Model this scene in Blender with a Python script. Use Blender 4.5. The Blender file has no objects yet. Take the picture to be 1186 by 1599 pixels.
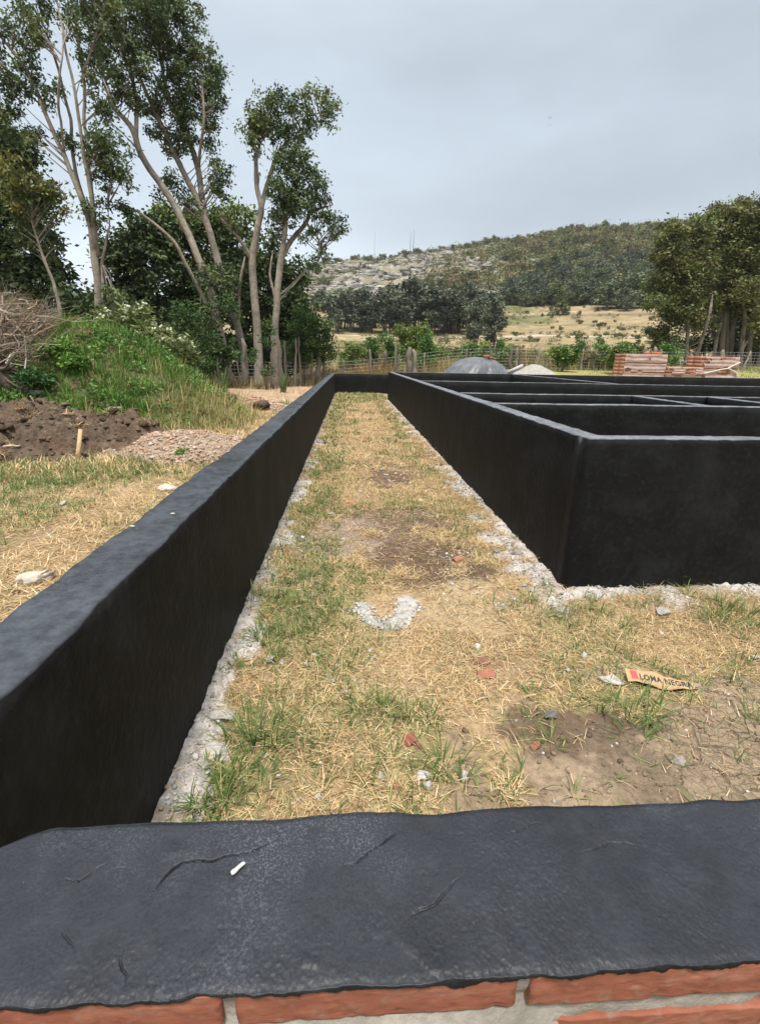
import bpy, bmesh, math, random
import numpy as np
from math import radians as RAD
from mathutils import Vector, Matrix

SC = bpy.context.scene
COL = SC.collection
rng = np.random.default_rng(7)
random.seed(7)

# ------------------------------------------------------------------ camera
EYE = np.array([0.0, 0.0, 1.5])
AX_R = np.array([0.99801561, -0.05978925, 0.01975062])
AX_U = np.array([-0.00045, 0.30688586, 0.95174622])
AX_F = np.array([0.06296537, 0.94986647, -0.30624998])
FOC = 740.35            # focal length in photograph pixels (1186 x 1599)
cam = bpy.data.cameras.new('camera')
cam.sensor_fit = 'HORIZONTAL'
cam.sensor_width = 36.0
cam.lens = 36.0 * FOC / 1186.0
cam.clip_start = 0.02
cam.clip_end = 9000
camo = bpy.data.objects.new('camera', cam)
COL.objects.link(camo)
camo.matrix_world = Matrix(((AX_R[0], AX_U[0], -AX_F[0], EYE[0]),
                            (AX_R[1], AX_U[1], -AX_F[1], EYE[1]),
                            (AX_R[2], AX_U[2], -AX_F[2], EYE[2]),
                            (0, 0, 0, 1)))
SC.camera = camo

# ------------------------------------------------------------------ sky, sun, exposure
SUN_EL, SUN_AZ = RAD(70), RAD(186)      # azimuth clockwise from +Y: behind the viewer, a little left
w = bpy.data.worlds.new('World')
SC.world = w
w.use_nodes = True
nt = w.node_tree
nt.nodes.clear()
def wn(t, **k):
    n = nt.nodes.new(t)
    for a, b in k.items(): setattr(n, a, b)
    return n
out = wn('ShaderNodeOutputWorld'); bg = wn('ShaderNodeBackground')
bg.inputs['Strength'].default_value = 0.1
sky = wn('ShaderNodeTexSky', sky_type='NISHITA', sun_disc=False, sun_elevation=SUN_EL, sun_rotation=SUN_AZ)
tc = wn('ShaderNodeTexCoord'); sep = wn('ShaderNodeSeparateXYZ')
nt.links.new(tc.outputs['Generated'], sep.inputs[0])
ramp = wn('ShaderNodeValToRGB')
ramp.color_ramp.interpolation = 'EASE'
els = [(0.0, (0.55, 0.605, 0.635)), (0.12, (0.53, 0.585, 0.625)), (0.27, (0.405, 0.462, 0.518)), (0.42, (0.395, 0.452, 0.51)), (0.56, (0.45, 0.505, 0.55)), (0.75, (0.90, 0.95, 1.0)), (1.0, (1.0, 1.0, 1.0))]
cr = ramp.color_ramp
while len(cr.elements) < len(els): cr.elements.new(0.5)
for e, (p, c) in zip(cr.elements, els): e.position = p; e.color = (*c, 1)
nt.links.new(sep.outputs['Z'], ramp.inputs[0])
mp = wn('ShaderNodeMapping'); mp.inputs['Scale'].default_value = (1.0, 1.0, 3.2); mp.inputs['Location'].default_value = (0.35, 0.1, 0.2)
nt.links.new(tc.outputs['Generated'], mp.inputs[0])
nz = wn('ShaderNodeTexNoise'); nz.inputs['Scale'].default_value = 2.1; nz.inputs['Detail'].default_value = 5; nz.inputs['Roughness'].default_value = 0.5
nt.links.new(mp.outputs[0], nz.inputs[0])
mr = wn('ShaderNodeMapRange'); mr.inputs[1].default_value = 0.3; mr.inputs[2].default_value = 0.7; mr.inputs[3].default_value = 8.7; mr.inputs[4].default_value = 11.2
nt.links.new(nz.outputs[0], mr.inputs[0])
# brighter low on the left, where the cloud is thin
dt = wn('ShaderNodeVectorMath', operation='DOT_PRODUCT'); dt.inputs[1].default_value = (-0.35, 0.92, 0.12)
nt.links.new(tc.outputs['Generated'], dt.inputs[0])
mr2 = wn('ShaderNodeMapRange', interpolation_type='SMOOTHSTEP'); mr2.inputs[1].default_value = 0.78; mr2.inputs[2].default_value = 1.0; mr2.inputs[3].default_value = 1.0; mr2.inputs[4].default_value = 1.2
nt.links.new(dt.outputs['Value'], mr2.inputs[0])
mm = wn('ShaderNodeMath', operation='MULTIPLY'); nt.links.new(mr.outputs[0], mm.inputs[0]); nt.links.new(mr2.outputs[0], mm.inputs[1])
sc_ = wn('ShaderNodeVectorMath', operation='SCALE')
nt.links.new(ramp.outputs[0], sc_.inputs[0]); nt.links.new(mm.outputs[0], sc_.inputs['Scale'])
mx = wn('ShaderNodeMix', data_type='RGBA'); mx.inputs[0].default_value = 0.93
nt.links.new(sky.outputs[0], mx.inputs[6]); nt.links.new(sc_.outputs[0], mx.inputs[7])
nt.links.new(mx.outputs[2], bg.inputs[0]); nt.links.new(bg.outputs[0], out.inputs[0])

sun = bpy.data.lights.new('sun', 'SUN')
sun.energy = 3.6; sun.angle = RAD(9); sun.color = (1.0, 0.95, 0.87)
suno = bpy.data.objects.new('sun', sun); COL.objects.link(suno)
sd = Vector((math.sin(SUN_AZ) * math.cos(SUN_EL), math.cos(SUN_AZ) * math.cos(SUN_EL), math.sin(SUN_EL)))
suno.rotation_euler = sd.to_track_quat('Z', 'Y').to_euler()

SC.view_settings.view_transform = 'Standard'
SC.view_settings.look = 'None'
SC.view_settings.exposure = 0.55
SC.view_settings.gamma = 1.0

# ------------------------------------------------------------------ maths helpers
def ray(px, py):
    return AX_R * (px - 593.0) / FOC + AX_U * (799.5 - py) / FOC + AX_F
def on_z(px, py, z=0.0):
    d = ray(px, py); return EYE + d * (z - EYE[2]) / d[2]
def at(px, py, Y):
    d = ray(px, py); return EYE + d * Y / d[1]
def unit(px, py, Y):
    return float(np.linalg.norm(at(px + 1, py, Y) - at(px, py, Y)))
def sstep(a, b, x):
    t = np.clip((np.asarray(x, float) - a) / (b - a), 0, 1); return t * t * (3 - 2 * t)
def _h(i, j, k, s):
    n = (i * 374761393 + j * 668265263 + k * 2147483647 + s * 974634777) & 0xFFFFFFFF
    n = ((n ^ (n >> 13)) * 1274126177) & 0xFFFFFFFF
    n = ((n ^ (n >> 16)) * 2246822519) & 0xFFFFFFFF
    return ((n ^ (n >> 15)) & 0xFFFFFF) / float(0xFFFFFF)
def noise2(x, y, s=0):
    x = np.asarray(x, float); y = np.asarray(y, float)
    i = np.floor(x).astype(np.int64); j = np.floor(y).astype(np.int64)
    u = x - i; v = y - j; u = u * u * u * (u * (6 * u - 15) + 10); v = v * v * v * (v * (6 * v - 15) + 10)
    z = np.zeros_like(i)
    a = _h(i, j, z, s); b = _h(i + 1, j, z, s); c = _h(i, j + 1, z, s); d = _h(i + 1, j + 1, z, s)
    return a * (1 - u) * (1 - v) + b * u * (1 - v) + c * (1 - u) * v + d * u * v
def fbm(x, y, s=0, o=4, g=0.5):
    t = 0; a = 1; n = 0; f = 1.0
    for k in range(o):
        t = t + a * noise2(np.asarray(x) * f + 17.3 * k, np.asarray(y) * f - 9.1 * k, s + k); n += a; a *= g; f *= 2.03
    return t / n
def noise3(p, s=0):
    i = np.floor(p).astype(np.int64); f = p - i; f = f * f * (3 - 2 * f); r = 0
    for dx in (0, 1):
        for dy in (0, 1):
            for dz in (0, 1):
                wgt = (f[:, 0] if dx else 1 - f[:, 0]) * (f[:, 1] if dy else 1 - f[:, 1]) * (f[:, 2] if dz else 1 - f[:, 2])
                r = r + wgt * _h(i[:, 0] + dx, i[:, 1] + dy, i[:, 2] + dz, s)
    return r
def fbm3(p, s=0, o=3):
    t = 0; a = 1; n = 0; f = 1.0
    for k in range(o): t = t + a * noise3(p * f + 7.7 * k, s + k); n += a; a *= .5; f *= 2.03
    return t / n
def seg_dist(x, y, pts):
    d = np.full(np.shape(x), 1e9)
    for (x0, y0), (x1, y1) in zip(pts[:-1], pts[1:]):
        dx, dy = x1 - x0, y1 - y0; L = dx * dx + dy * dy + 1e-12
        t = np.clip(((x - x0) * dx + (y - y0) * dy) / L, 0, 1)
        d = np.minimum(d, np.hypot(x - x0 - t * dx, y - y0 - t * dy))
    return d

# ------------------------------------------------------------------ mesh helpers
def mesh(name, V, F, col=None, smooth=False):
    """V (n,3); F one (m,k) int array or a list of them; col (n,3) linear colour per vertex"""
    me = bpy.data.meshes.new(name)
    V = np.ascontiguousarray(V, np.float32)
    if not isinstance(F, list): F = [F]
    F = [np.ascontiguousarray(f, np.int32) for f in F if len(f)]
    nl = sum(f.size for f in F); nf = sum(len(f) for f in F)
    me.vertices.add(len(V)); me.vertices.foreach_set('co', V.ravel())
    me.loops.add(nl); me.loops.foreach_set('vertex_index', np.concatenate([f.ravel() for f in F]))
    tot = np.concatenate([np.full(len(f), f.shape[1], np.int32) for f in F])
    st = np.concatenate([[0], np.cumsum(tot)[:-1]]).astype(np.int32)
    me.polygons.add(nf); me.polygons.foreach_set('loop_start', st); me.polygons.foreach_set('loop_total', tot)
    if smooth: me.polygons.foreach_set('use_smooth', np.ones(nf, bool))
    me.update(calc_edges=True)
    if col is not None:
        a = me.attributes.new('Col', 'FLOAT_COLOR', 'POINT')
        col = np.asarray(col); c = np.ones((len(V), 4), np.float32); c[:, :col.shape[-1]] = col
        a.data.foreach_set('color', c.ravel())
    return me
def obj(name, me, mat, parent=None, loc=None):
    o = bpy.data.objects.new(name, me)
    for m in (mat if isinstance(mat, (list, tuple)) else [mat]): me.materials.append(m)
    COL.objects.link(o)
    if parent: o.parent = parent
    if loc is not None: o.location = loc
    return o
def tag(o, label=None, cat=None, group=None, kind=None):
    if label: o['label'] = label
    if cat: o['category'] = cat
    if group: o['group'] = group
    if kind: o['kind'] = kind
    return o
def thing(name, label, cat, loc=(0, 0, 0), group=None):
    o = bpy.data.objects.new(name, None); o.empty_display_size = .2; COL.objects.link(o); o.location = loc
    return tag(o, label, cat, group)
def grid_faces(nu, nv, off=0, wrap=False):
    i = np.arange(nu - 1)[:, None]; j = np.arange(nv if wrap else nv - 1)[None, :]
    a = i * nv + j; b = i * nv + (j + 1) % nv; c = (i + 1) * nv + (j + 1) % nv; d = (i + 1) * nv + j
    return np.stack([a, b, c, d], -1).reshape(-1, 4) + off
class MB:
    """collects shapes into one mesh"""
    def __init__(s): s.V = []; s.F = {}; s.C = []; s.n = 0
    def add(s, V, F, col=(1, 1, 1)):
        V = np.asarray(V, float)
        c = np.asarray(col, float)
        if c.ndim == 1: c = np.tile(c, (len(V), 1))
        s.V.append(V); s.C.append(c)
        for f in (F if isinstance(F, list) else [F]):
            f = np.asarray(f)
            if len(f): s.F.setdefault(f.shape[1], []).append(f + s.n)
        s.n += len(V)
    def tube(s, pts, rad, k=6, col=(1, 1, 1), cap=True):
        pts = np.asarray(pts, float); n = len(pts)
        rad = np.broadcast_to(np.asarray(rad, float), (n,))
        T = np.gradient(pts, axis=0); T /= np.linalg.norm(T, axis=1)[:, None] + 1e-9
        ref = np.array([0.31, 0.95, 0.05]) if abs(T[0][1]) < .8 else np.array([1.0, 0.1, 0.2])
        A = np.cross(T, ref); A /= np.linalg.norm(A, axis=1)[:, None] + 1e-9
        B = np.cross(T, A)
        th = np.arange(k) * 2 * np.pi / k
        V = pts[:, None] + rad[:, None, None] * (np.cos(th)[None, :, None] * A[:, None] + np.sin(th)[None, :, None] * B[:, None])
        F = [grid_faces(n, k, 0, True)]
        V = V.reshape(-1, 3)
        if cap:
            V = np.vstack([V, pts[-1:], pts[:1]])
            e = np.array([[(n - 1) * k + j, (n - 1) * k + (j + 1) % k, n * k] for j in range(k)] + [[(j + 1) % k, j, n * k + 1] for j in range(k)])
            F.append(e)
        s.add(V, F, col)
    def box(s, c, d, rz=0, col=(1, 1, 1), jit=0):
        c = np.asarray(c, float); d = np.asarray(d, float) / 2
        v = np.array([[x, y, z] for z in (-1, 1) for y in (-1, 1) for x in (-1, 1)], float) * d
        if jit: v += rng.normal(0, jit, v.shape)
        cz, sz = math.cos(rz), math.sin(rz)
        v = np.stack([v[:, 0] * cz - v[:, 1] * sz, v[:, 0] * sz + v[:, 1] * cz, v[:, 2]], 1) + c
        s.add(v, np.array([[0, 2, 3, 1], [4, 5, 7, 6], [0, 1, 5, 4], [2, 6, 7, 3], [0, 4, 6, 2], [1, 3, 7, 5]]), col)
    def me(s, name, smooth=False):
        return mesh(name, np.vstack(s.V), [np.vstack(f) for f in s.F.values()], np.vstack(s.C), smooth)
def ico(sub=0):
    bm = bmesh.new(); bmesh.ops.create_icosphere(bm, subdivisions=sub, radius=1)
    bm.verts.ensure_lookup_table()
    V = np.array([v.co[:] for v in bm.verts]); F = np.array([[v.index for v in f.verts] for f in bm.faces]); bm.free()
    return V, F
ICO = {k: ico(k) for k in (1, 2, 3, 4, 6)}
def rock_verts(dims, sub=3, cuts=9, seed=0, rough=.08, box=False):
    r = np.random.default_rng(seed); V, F = ICO[sub]; V = V.copy() * 1.25
    ns = []
    if box: ns += [(np.array(a, float), .7 + .1 * r.random()) for a in ((1, 0, 0), (-1, 0, 0), (0, 1, 0), (0, -1, 0), (0, 0, 1), (0, 0, -1))]
    for _ in range(cuts):
        n = r.normal(size=3); n /= np.linalg.norm(n); ns.append((n, .62 + .3 * r.random()))
    for n, d in ns:
        e = V @ n - d; V -= np.maximum(e, 0)[:, None] * n
    V *= (1 + rough * (fbm3(V * 2.2 + seed * 3.1, seed) - .5) * 2 + rough * .7 * (fbm3(V * 7 + seed, seed + 5, 2) - .5))[:, None]
    V = V / np.abs(V).max(0) * (np.asarray(dims) / 2)
    return V, F
def spline(pts, n):
    pts = np.asarray(pts, float); m = len(pts)
    if m < 3:
        t = np.linspace(0, m - 1, n)
        return np.stack([np.interp(t, np.arange(m), pts[:, k]) for k in range(pts.shape[1])], 1)
    P = np.vstack([2 * pts[0] - pts[1], pts, 2 * pts[-1] - pts[-2]])
    t = np.linspace(0, m - 1 - 1e-6, n); i = t.astype(int); u = (t - i)[:, None]
    a, b, c, d = P[i], P[i + 1], P[i + 2], P[i + 3]
    return .5 * (2 * b + (c - a) * u + (2 * a - 5 * b + 4 * c - d) * u ** 2 + (3 * b - a - 3 * c + d) * u ** 3)

# ------------------------------------------------------------------ materials
def new_mat(name):
    m = bpy.data.materials.new(name); m.use_nodes = True
    t = m.node_tree; b = t.nodes['Principled BSDF']
    return m, t, b
def N(t, kind, **k):
    n = t.nodes.new(kind)
    for a, v in k.items():
        if a in ('noise_dimensions', 'feature', 'operation', 'data_type', 'blend_type', 'attribute_name', 'distance'): setattr(n, a, v)
        else: n.inputs[a].default_value = v
    return n
def noise_node(t, scale, detail=4, rough=.55, vec=None, stretch=None):
    n = N(t, 'ShaderNodeTexNoise', Scale=scale, Detail=detail, Roughness=rough)
    c = t.nodes.new('ShaderNodeTexCoord')
    if stretch:
        m = t.nodes.new('ShaderNodeMapping'); m.inputs['Scale'].default_value = stretch
        t.links.new(c.outputs['Object'], m.inputs[0]); t.links.new(m.outputs[0], n.inputs[0])
    else: t.links.new(c.outputs['Object'], n.inputs[0])
    return n
def bump_chain(t, b, layers):
    """layers: (socket, strength, distance)"""
    prev = None
    for sock, st, di in layers:
        bp = t.nodes.new('ShaderNodeBump'); bp.inputs['Strength'].default_value = st; bp.inputs['Distance'].default_value = di
        t.links.new(sock, bp.inputs['Height'])
        if prev: t.links.new(prev.outputs[0], bp.inputs['Normal'])
        prev = bp
    t.links.new(prev.outputs[0], b.inputs['Normal'])
def ramp_node(t, sock, stops):
    r = t.nodes.new('ShaderNodeValToRGB'); e = r.color_ramp.elements
    while len(e) < len(stops): e.new(.5)
    for q, (p, c) in zip(e, stops): q.position = p; q.color = (*c, 1) if len(c) == 3 else c
    t.links.new(sock, r.inputs[0]); return r
def map_node(t, sock, a, b, c, d):
    m = t.nodes.new('ShaderNodeMapRange')
    for i, v in enumerate((a, b, c, d)): m.inputs[i + 1].default_value = v
    t.links.new(sock, m.inputs[0]); return m
def mat_col(name, rough=.85, vary=.0, vscale=8, bump=0, bscale=30, bdist=.01, trans=0, spec=.3, hue=0):
    """colour from the mesh, with procedural variation"""
    m, t, b = new_mat(name)
    a = N(t, 'ShaderNodeAttribute', attribute_name='Col'); src = a.outputs['Color']
    if vary:
        n = noise_node(t, vscale, 5); mr_ = map_node(t, n.outputs[0], .25, .75, 1 - vary, 1 + vary)
        s = N(t, 'ShaderNodeVectorMath', operation='SCALE'); t.links.new(src, s.inputs[0]); t.links.new(mr_.outputs[0], s.inputs['Scale']); src = s.outputs[0]
    if hue:
        oi = t.nodes.new('ShaderNodeObjectInfo'); mr_ = map_node(t, oi.outputs['Random'], 0, 1, 1 - hue, 1 + hue)
        s = N(t, 'ShaderNodeVectorMath', operation='SCALE'); t.links.new(src, s.inputs[0]); t.links.new(mr_.outputs[0], s.inputs['Scale']); src = s.outputs[0]
    t.links.new(src, b.inputs['Base Color'])
    b.inputs['Roughness'].default_value = rough; b.inputs['Specular IOR Level'].default_value = spec
    if bump:
        n = noise_node(t, bscale, 6, .6); bump_chain(t, b, [(n.outputs[0], bump, bdist)])
    if trans:
        tr = t.nodes.new('ShaderNodeBsdfTranslucent'); t.links.new(src, tr.inputs[0])
        mxs = t.nodes.new('ShaderNodeMixShader'); mxs.inputs[0].default_value = trans
        o = t.nodes['Material Output']
        t.links.new(b.outputs[0], mxs.inputs[1]); t.links.new(tr.outputs[0], mxs.inputs[2]); t.links.new(mxs.outputs[0], o.inputs[0])
    return m

def mat_bitumen(name, base, rl, rh, pits, sky_sheen):
    m, t, b = new_mat(name)
    n1 = noise_node(t, 3.2, 6, .62); n2 = noise_node(t, 26, 5, .6); n3 = noise_node(t, 1.1, 3, .5, stretch=(3, 3, .5))
    n4 = noise_node(t, 330, 4, .65)
    r = ramp_node(t, n1.outputs[0], [(.3, tuple(.6 * c for c in base)), (.5, base), (.72, tuple(2.3 * c for c in base))])
    # chalky smears of dry dust on the tar
    d = map_node(t, n2.outputs[0], .52, .74, 0, .6)
    mxn = N(t, 'ShaderNodeMix', data_type='RGBA'); t.links.new(d.outputs[0], mxn.inputs[0]); t.links.new(r.outputs[0], mxn.inputs[6]); mxn.inputs[7].default_value = tuple(3.4 * c for c in base) + (1,)
    # paler tint painted on level surfaces for the sheen of the sky
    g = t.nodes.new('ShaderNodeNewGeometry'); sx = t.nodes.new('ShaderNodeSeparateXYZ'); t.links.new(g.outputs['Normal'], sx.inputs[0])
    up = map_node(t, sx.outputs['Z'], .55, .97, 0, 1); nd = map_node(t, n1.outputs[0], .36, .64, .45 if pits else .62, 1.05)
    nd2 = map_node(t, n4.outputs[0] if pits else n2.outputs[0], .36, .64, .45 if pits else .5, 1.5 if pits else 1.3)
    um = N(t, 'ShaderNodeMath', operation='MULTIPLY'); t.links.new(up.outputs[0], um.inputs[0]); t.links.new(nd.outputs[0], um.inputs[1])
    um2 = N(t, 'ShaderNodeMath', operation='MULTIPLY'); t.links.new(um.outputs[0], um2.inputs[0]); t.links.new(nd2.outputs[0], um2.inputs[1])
    dm = N(t, 'ShaderNodeMix', data_type='RGBA'); t.links.new(um2.outputs[0], dm.inputs[0]); t.links.new(mxn.outputs[2], dm.inputs[6]); dm.inputs[7].default_value = sky_sheen + (1,)
    last = dm.outputs[2]
    if pits:      # pale gritty patches worn into the coat
        g1 = map_node(t, n4.outputs[0], .50, .66, 0, 1); g2 = map_node(t, n1.outputs[0], .50, .64, 0, .8)
        gm = N(t, 'ShaderNodeMath', operation='MULTIPLY'); t.links.new(g1.outputs[0], gm.inputs[0]); t.links.new(g2.outputs[0], gm.inputs[1])
        gx = N(t, 'ShaderNodeMix', data_type='RGBA'); t.links.new(gm.outputs[0], gx.inputs[0]); t.links.new(last, gx.inputs[6]); gx.inputs[7].default_value = (.12, .132, .155, 1); last = gx.outputs[2]
    t.links.new(last, b.inputs['Base Color'])
    rr = map_node(t, n1.outputs[0], .25, .75, rl, rh)
    # brushed upright faces are matter than the trowelled tops
    rm = N(t, 'ShaderNodeMix', data_type='FLOAT'); t.links.new(up.outputs[0], rm.inputs[0]); rm.inputs[2].default_value = .66; t.links.new(rr.outputs[0], rm.inputs[3])
    t.links.new(rm.outputs[0], b.inputs['Roughness'])
    sm = map_node(t, up.outputs[0], 0, 1, .16, .30 if pits else .5); t.links.new(sm.outputs[0], b.inputs['Specular IOR Level'])
    L = [(n3.outputs[0], .35, .012), (n2.outputs[0], .45, .0010 if pits else .011)]
    if pits:
        v = N(t, 'ShaderNodeTexVoronoi', Scale=210.0); c = t.nodes.new('ShaderNodeTexCoord'); t.links.new(c.outputs['Object'], v.inputs[0])
        mv = map_node(t, v.outputs['Distance'], .05, .45, 0, 1)
        msk = map_node(t, n1.outputs[0], .48, .68, 0, 1)
        mu = N(t, 'ShaderNodeMath', operation='MULTIPLY'); t.links.new(mv.outputs[0], mu.inputs[0]); t.links.new(msk.outputs[0], mu.inputs[1])
        L += [(mu.outputs[0], .3, .0012), (n4.outputs[0], .42, .0010)]
    else: L += [(n4.outputs[0], .25, .0015)]
    bump_chain(t, b, L)
    return m
M_TAR = mat_bitumen('bitumen_wall', (.0075, .0078, .0080), .18, .5, False, (.058, .065, .079))
M_TARF = mat_bitumen('bitumen_foundation', (.0066, .0072, .0076), .25, .42, False, (.20, .21, .235))  # whitish last colour paints the sky's grazing reflection onto the tops
M_TARTOP = mat_bitumen('bitumen_coat', (.012, .013, .015), .34, .56, True, (.026, .0295, .037))

def mat_brick():
    m, t, b = new_mat('fired_brick')
    n1 = noise_node(t, 14, 5, .6, stretch=(1, 1, 3)); n2 = noise_node(t, 120, 4); n3 = noise_node(t, 40, 3)
    r = ramp_node(t, n1.outputs[0], [(.25, (.17, .055, .03)), (.5, (.245, .08, .043)), (.72, (.31, .13, .08))])
    d = map_node(t, n3.outputs[0], .54, .72, 0, .55)
    mxn = N(t, 'ShaderNodeMix', data_type='RGBA'); t.links.new(d.outputs[0], mxn.inputs[0]); t.links.new(r.outputs[0], mxn.inputs[6]); mxn.inputs[7].default_value = (.27, .20, .155, 1)
    t.links.new(mxn.outputs[2], b.inputs['Base Color']); b.inputs['Roughness'].default_value = .8
    bump_chain(t, b, [(n3.outputs[0], .35, .004), (n2.outputs[0], .3, .0015)])
    return m
M_BRICK = mat_brick()
M_MORTAR = mat_col('mortar', .95, .25, 30, .8, 90, .004)
M_GROUND = None
def mat_ground():
    m, t, b = new_mat('ground_soil')
    a = N(t, 'ShaderNodeAttribute', attribute_name='Col'); ck = N(t, 'ShaderNodeAttribute', attribute_name='crack')
    n1 = noise_node(t, 38, 6, .65); n2 = noise_node(t, 9, 5, .6); n3 = noise_node(t, 160, 4, .6)
    f = map_node(t, n1.outputs[0], .25, .75, .62, 1.32); f2 = map_node(t, n2.outputs[0], .3, .7, .85, 1.15)
    mu = N(t, 'ShaderNodeMath', operation='MULTIPLY'); t.links.new(f.outputs[0], mu.inputs[0]); t.links.new(f2.outputs[0], mu.inputs[1])
    s = N(t, 'ShaderNodeVectorMath', operation='SCALE'); t.links.new(a.outputs['Color'], s.inputs[0]); t.links.new(mu.outputs[0], s.inputs['Scale'])
    t.links.new(s.outputs[0], b.inputs['Base Color']); b.inputs['Roughness'].default_value = .95; b.inputs['Specular IOR Level'].default_value = .15
    wc = noise_node(t, 6, 3); tcn = t.nodes.new('ShaderNodeTexCoord'); va = N(t, 'ShaderNodeVectorMath', operation='SCALE'); va.inputs['Scale'].default_value = .09
    t.links.new(wc.outputs['Color'], va.inputs[0]); vs = N(t, 'ShaderNodeVectorMath', operation='ADD'); t.links.new(tcn.outputs['Object'], vs.inputs[0]); t.links.new(va.outputs[0], vs.inputs[1])
    vo = N(t, 'ShaderNodeTexVoronoi', feature='DISTANCE_TO_EDGE', Scale=7.0); t.links.new(vs.outputs[0], vo.inputs[0])
    vo2 = N(t, 'ShaderNodeTexVoronoi', feature='DISTANCE_TO_EDGE', Scale=26.0); t.links.new(vs.outputs[0], vo2.inputs[0])
    e1 = map_node(t, vo.outputs['Distance'], 0, .05, 0, 1); e2 = map_node(t, vo2.outputs['Distance'], 0, .06, .7, 1)
    mi = N(t, 'ShaderNodeMath', operation='MULTIPLY'); t.links.new(e1.outputs[0], mi.inputs[0]); t.links.new(e2.outputs[0], mi.inputs[1])
    inv = N(t, 'ShaderNodeMath', operation='SUBTRACT'); inv.inputs[0].default_value = 1; t.links.new(mi.outputs[0], inv.inputs[1])
    dep = N(t, 'ShaderNodeMath', operation='MULTIPLY'); t.links.new(inv.outputs[0], dep.inputs[0]); t.links.new(a.outputs['Alpha'], dep.inputs[1])
    neg = N(t, 'ShaderNodeMath', operation='MULTIPLY'); neg.inputs[1].default_value = -1; t.links.new(dep.outputs[0], neg.inputs[0])
    bump_chain(t, b, [(n1.outputs[0], .7, .02), (n3.outputs[0], .5, .006), (neg.outputs[0], .9, .014)])
    return m
M_GROUND = mat_ground()
M_HILL = mat_col('hillside', .95, .35, .35, .6, .8, .8, spec=.1)
M_GRASS = mat_col('grass_blades', .75, trans=.22, spec=.25)
M_LEAF = mat_col('leaves', .6, trans=.18, spec=.35)
M_FARLEAF = mat_col('distant_leaves', .8, trans=.12, spec=.15, hue=.22)
M_BARK = mat_col('bark', .9, .35, 6, .8, 18, .03, spec=.15)
M_STONE = mat_col('stone', .9, .22, 40, .7, 90, .004, spec=.2)
M_SOIL = mat_col('loose_soil', .98, .35, 14, 1.0, 22, .05, spec=.1)
M_WOOD = mat_col('weathered_wood', .85, .25, 20, .4, 40, .006, spec=.2)
M_PAPER = mat_col('kraft_paper', .8, .08, 30, .3, 60, .002, spec=.2)
M_INK = mat_col('ink', .7)
M_PLASTIC = mat_col('plastic_wrap', .3, .15, 9, .5, 14, .02, spec=.5)
M_TARP = mat_col('tarpaulin', .45, .2, 5, .5, 7, .03, spec=.5)
M_WIRE = mat_col('fence_wire', .5, spec=.5)

# ------------------------------------------------------------------ terrain
def horizon(px): return 561.5 + .0207 * (px - 593)
_cols = np.array([-900, -300, 200, 430, 500, 560, 640, 720, 780, 860, 900, 1000, 1060, 1186, 1500, 2200], float)
_ridge = np.array([556, 530, 490, 432, 413, 404, 394, 386, 376, 362, 360, 358, 359, 364, 385, 500], float)
_D = np.array([34, 60, 100, 150, 200, 240, 300, 370, 450, 520, 900, 4000], float)
def _profile(px, ry):
    hz = float(horizon(px)); k = np.clip((px - 600) / 300, 0, 1)
    f = np.array([hz + 8, hz + 1, hz - 18, 523 + .02 * (px - 600) - 5 * k, 500 - 6 * k, 482 - 8 * k, 0, 0, ry, ry + 6, 0, 0])
    top = f[5]; f[6] = top + (ry - top) * .38; f[7] = top + (ry - top) * .74
    lim = hz - ry                                            # low ridges keep the whole profile low
    f[:9] = np.where(f[:9] < ry, ry + (f[:9] - ry) * 0 + 2, f[:9])
    return f
_TAN = []; _AZ = []
for px, ry in zip(_cols, _ridge):
    f = _profile(px, ry); row = []
    for d, py in zip(_D[:10], f[:10]):
        r_ = ray(px, py); row.append(r_[2] / math.hypot(r_[0], r_[1]))
    z450 = row[8] * 450
    row += [(z450 * .35) / 900, -2 / 4000]
    _TAN.append(row); r_ = ray(px, horizon(px)); _AZ.append(math.atan2(r_[0], r_[1]))
_TAN = np.array(_TAN); _AZ = np.array(_AZ)
def far_z(x, y):
    d = np.hypot(x, y); az = np.arctan2(x, y)
    ld = np.log(np.clip(d, 34, 4000)); LD = np.log(_D)
    j = np.clip(np.searchsorted(LD, ld, 'right') - 1, 0, len(LD) - 2); u = (ld - LD[j]) / (LD[j + 1] - LD[j])
    azc = np.clip(az, _AZ[0], _AZ[-1] - 1e-6); i = np.clip(np.searchsorted(_AZ, azc, 'right') - 1, 0, len(_AZ) - 2)
    v = (azc - _AZ[i]) / (_AZ[i + 1] - _AZ[i]); v = v * v * (3 - 2 * v)
    t = (_TAN[i, j] * (1 - u) + _TAN[i, j + 1] * u) * (1 - v) + (_TAN[i + 1, j] * (1 - u) + _TAN[i + 1, j + 1] * u) * v
    fade = 1 - sstep(1.0, 1.45, np.abs(az))
    return EYE[2] + d * t * fade - 1.5 * (1 - fade)
def near_z(x, y):
    rise = sstep(21.5, 33, y) * sstep(-2.5, 9, x) * 1.05
    field = -0.03 * sstep(1.0, 3.0, -x)
    return rise + field
def ground_z(x, y):
    x = np.asarray(x, float); y = np.asarray(y, float)
    k = sstep(33, 62, np.hypot(x, y)); z = near_z(x, y) * (1 - k) + far_z(x, y) * k
    d = np.hypot(x, y)
    z = z + k * (fbm(x / 14, y / 14, 3, 4) - .5) * 1.2 + sstep(180, 320, d) * (fbm(x / 35, y / 35, 9, 4) - .5) * 9 * (1 - sstep(900, 1500, d))
    return z

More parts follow.
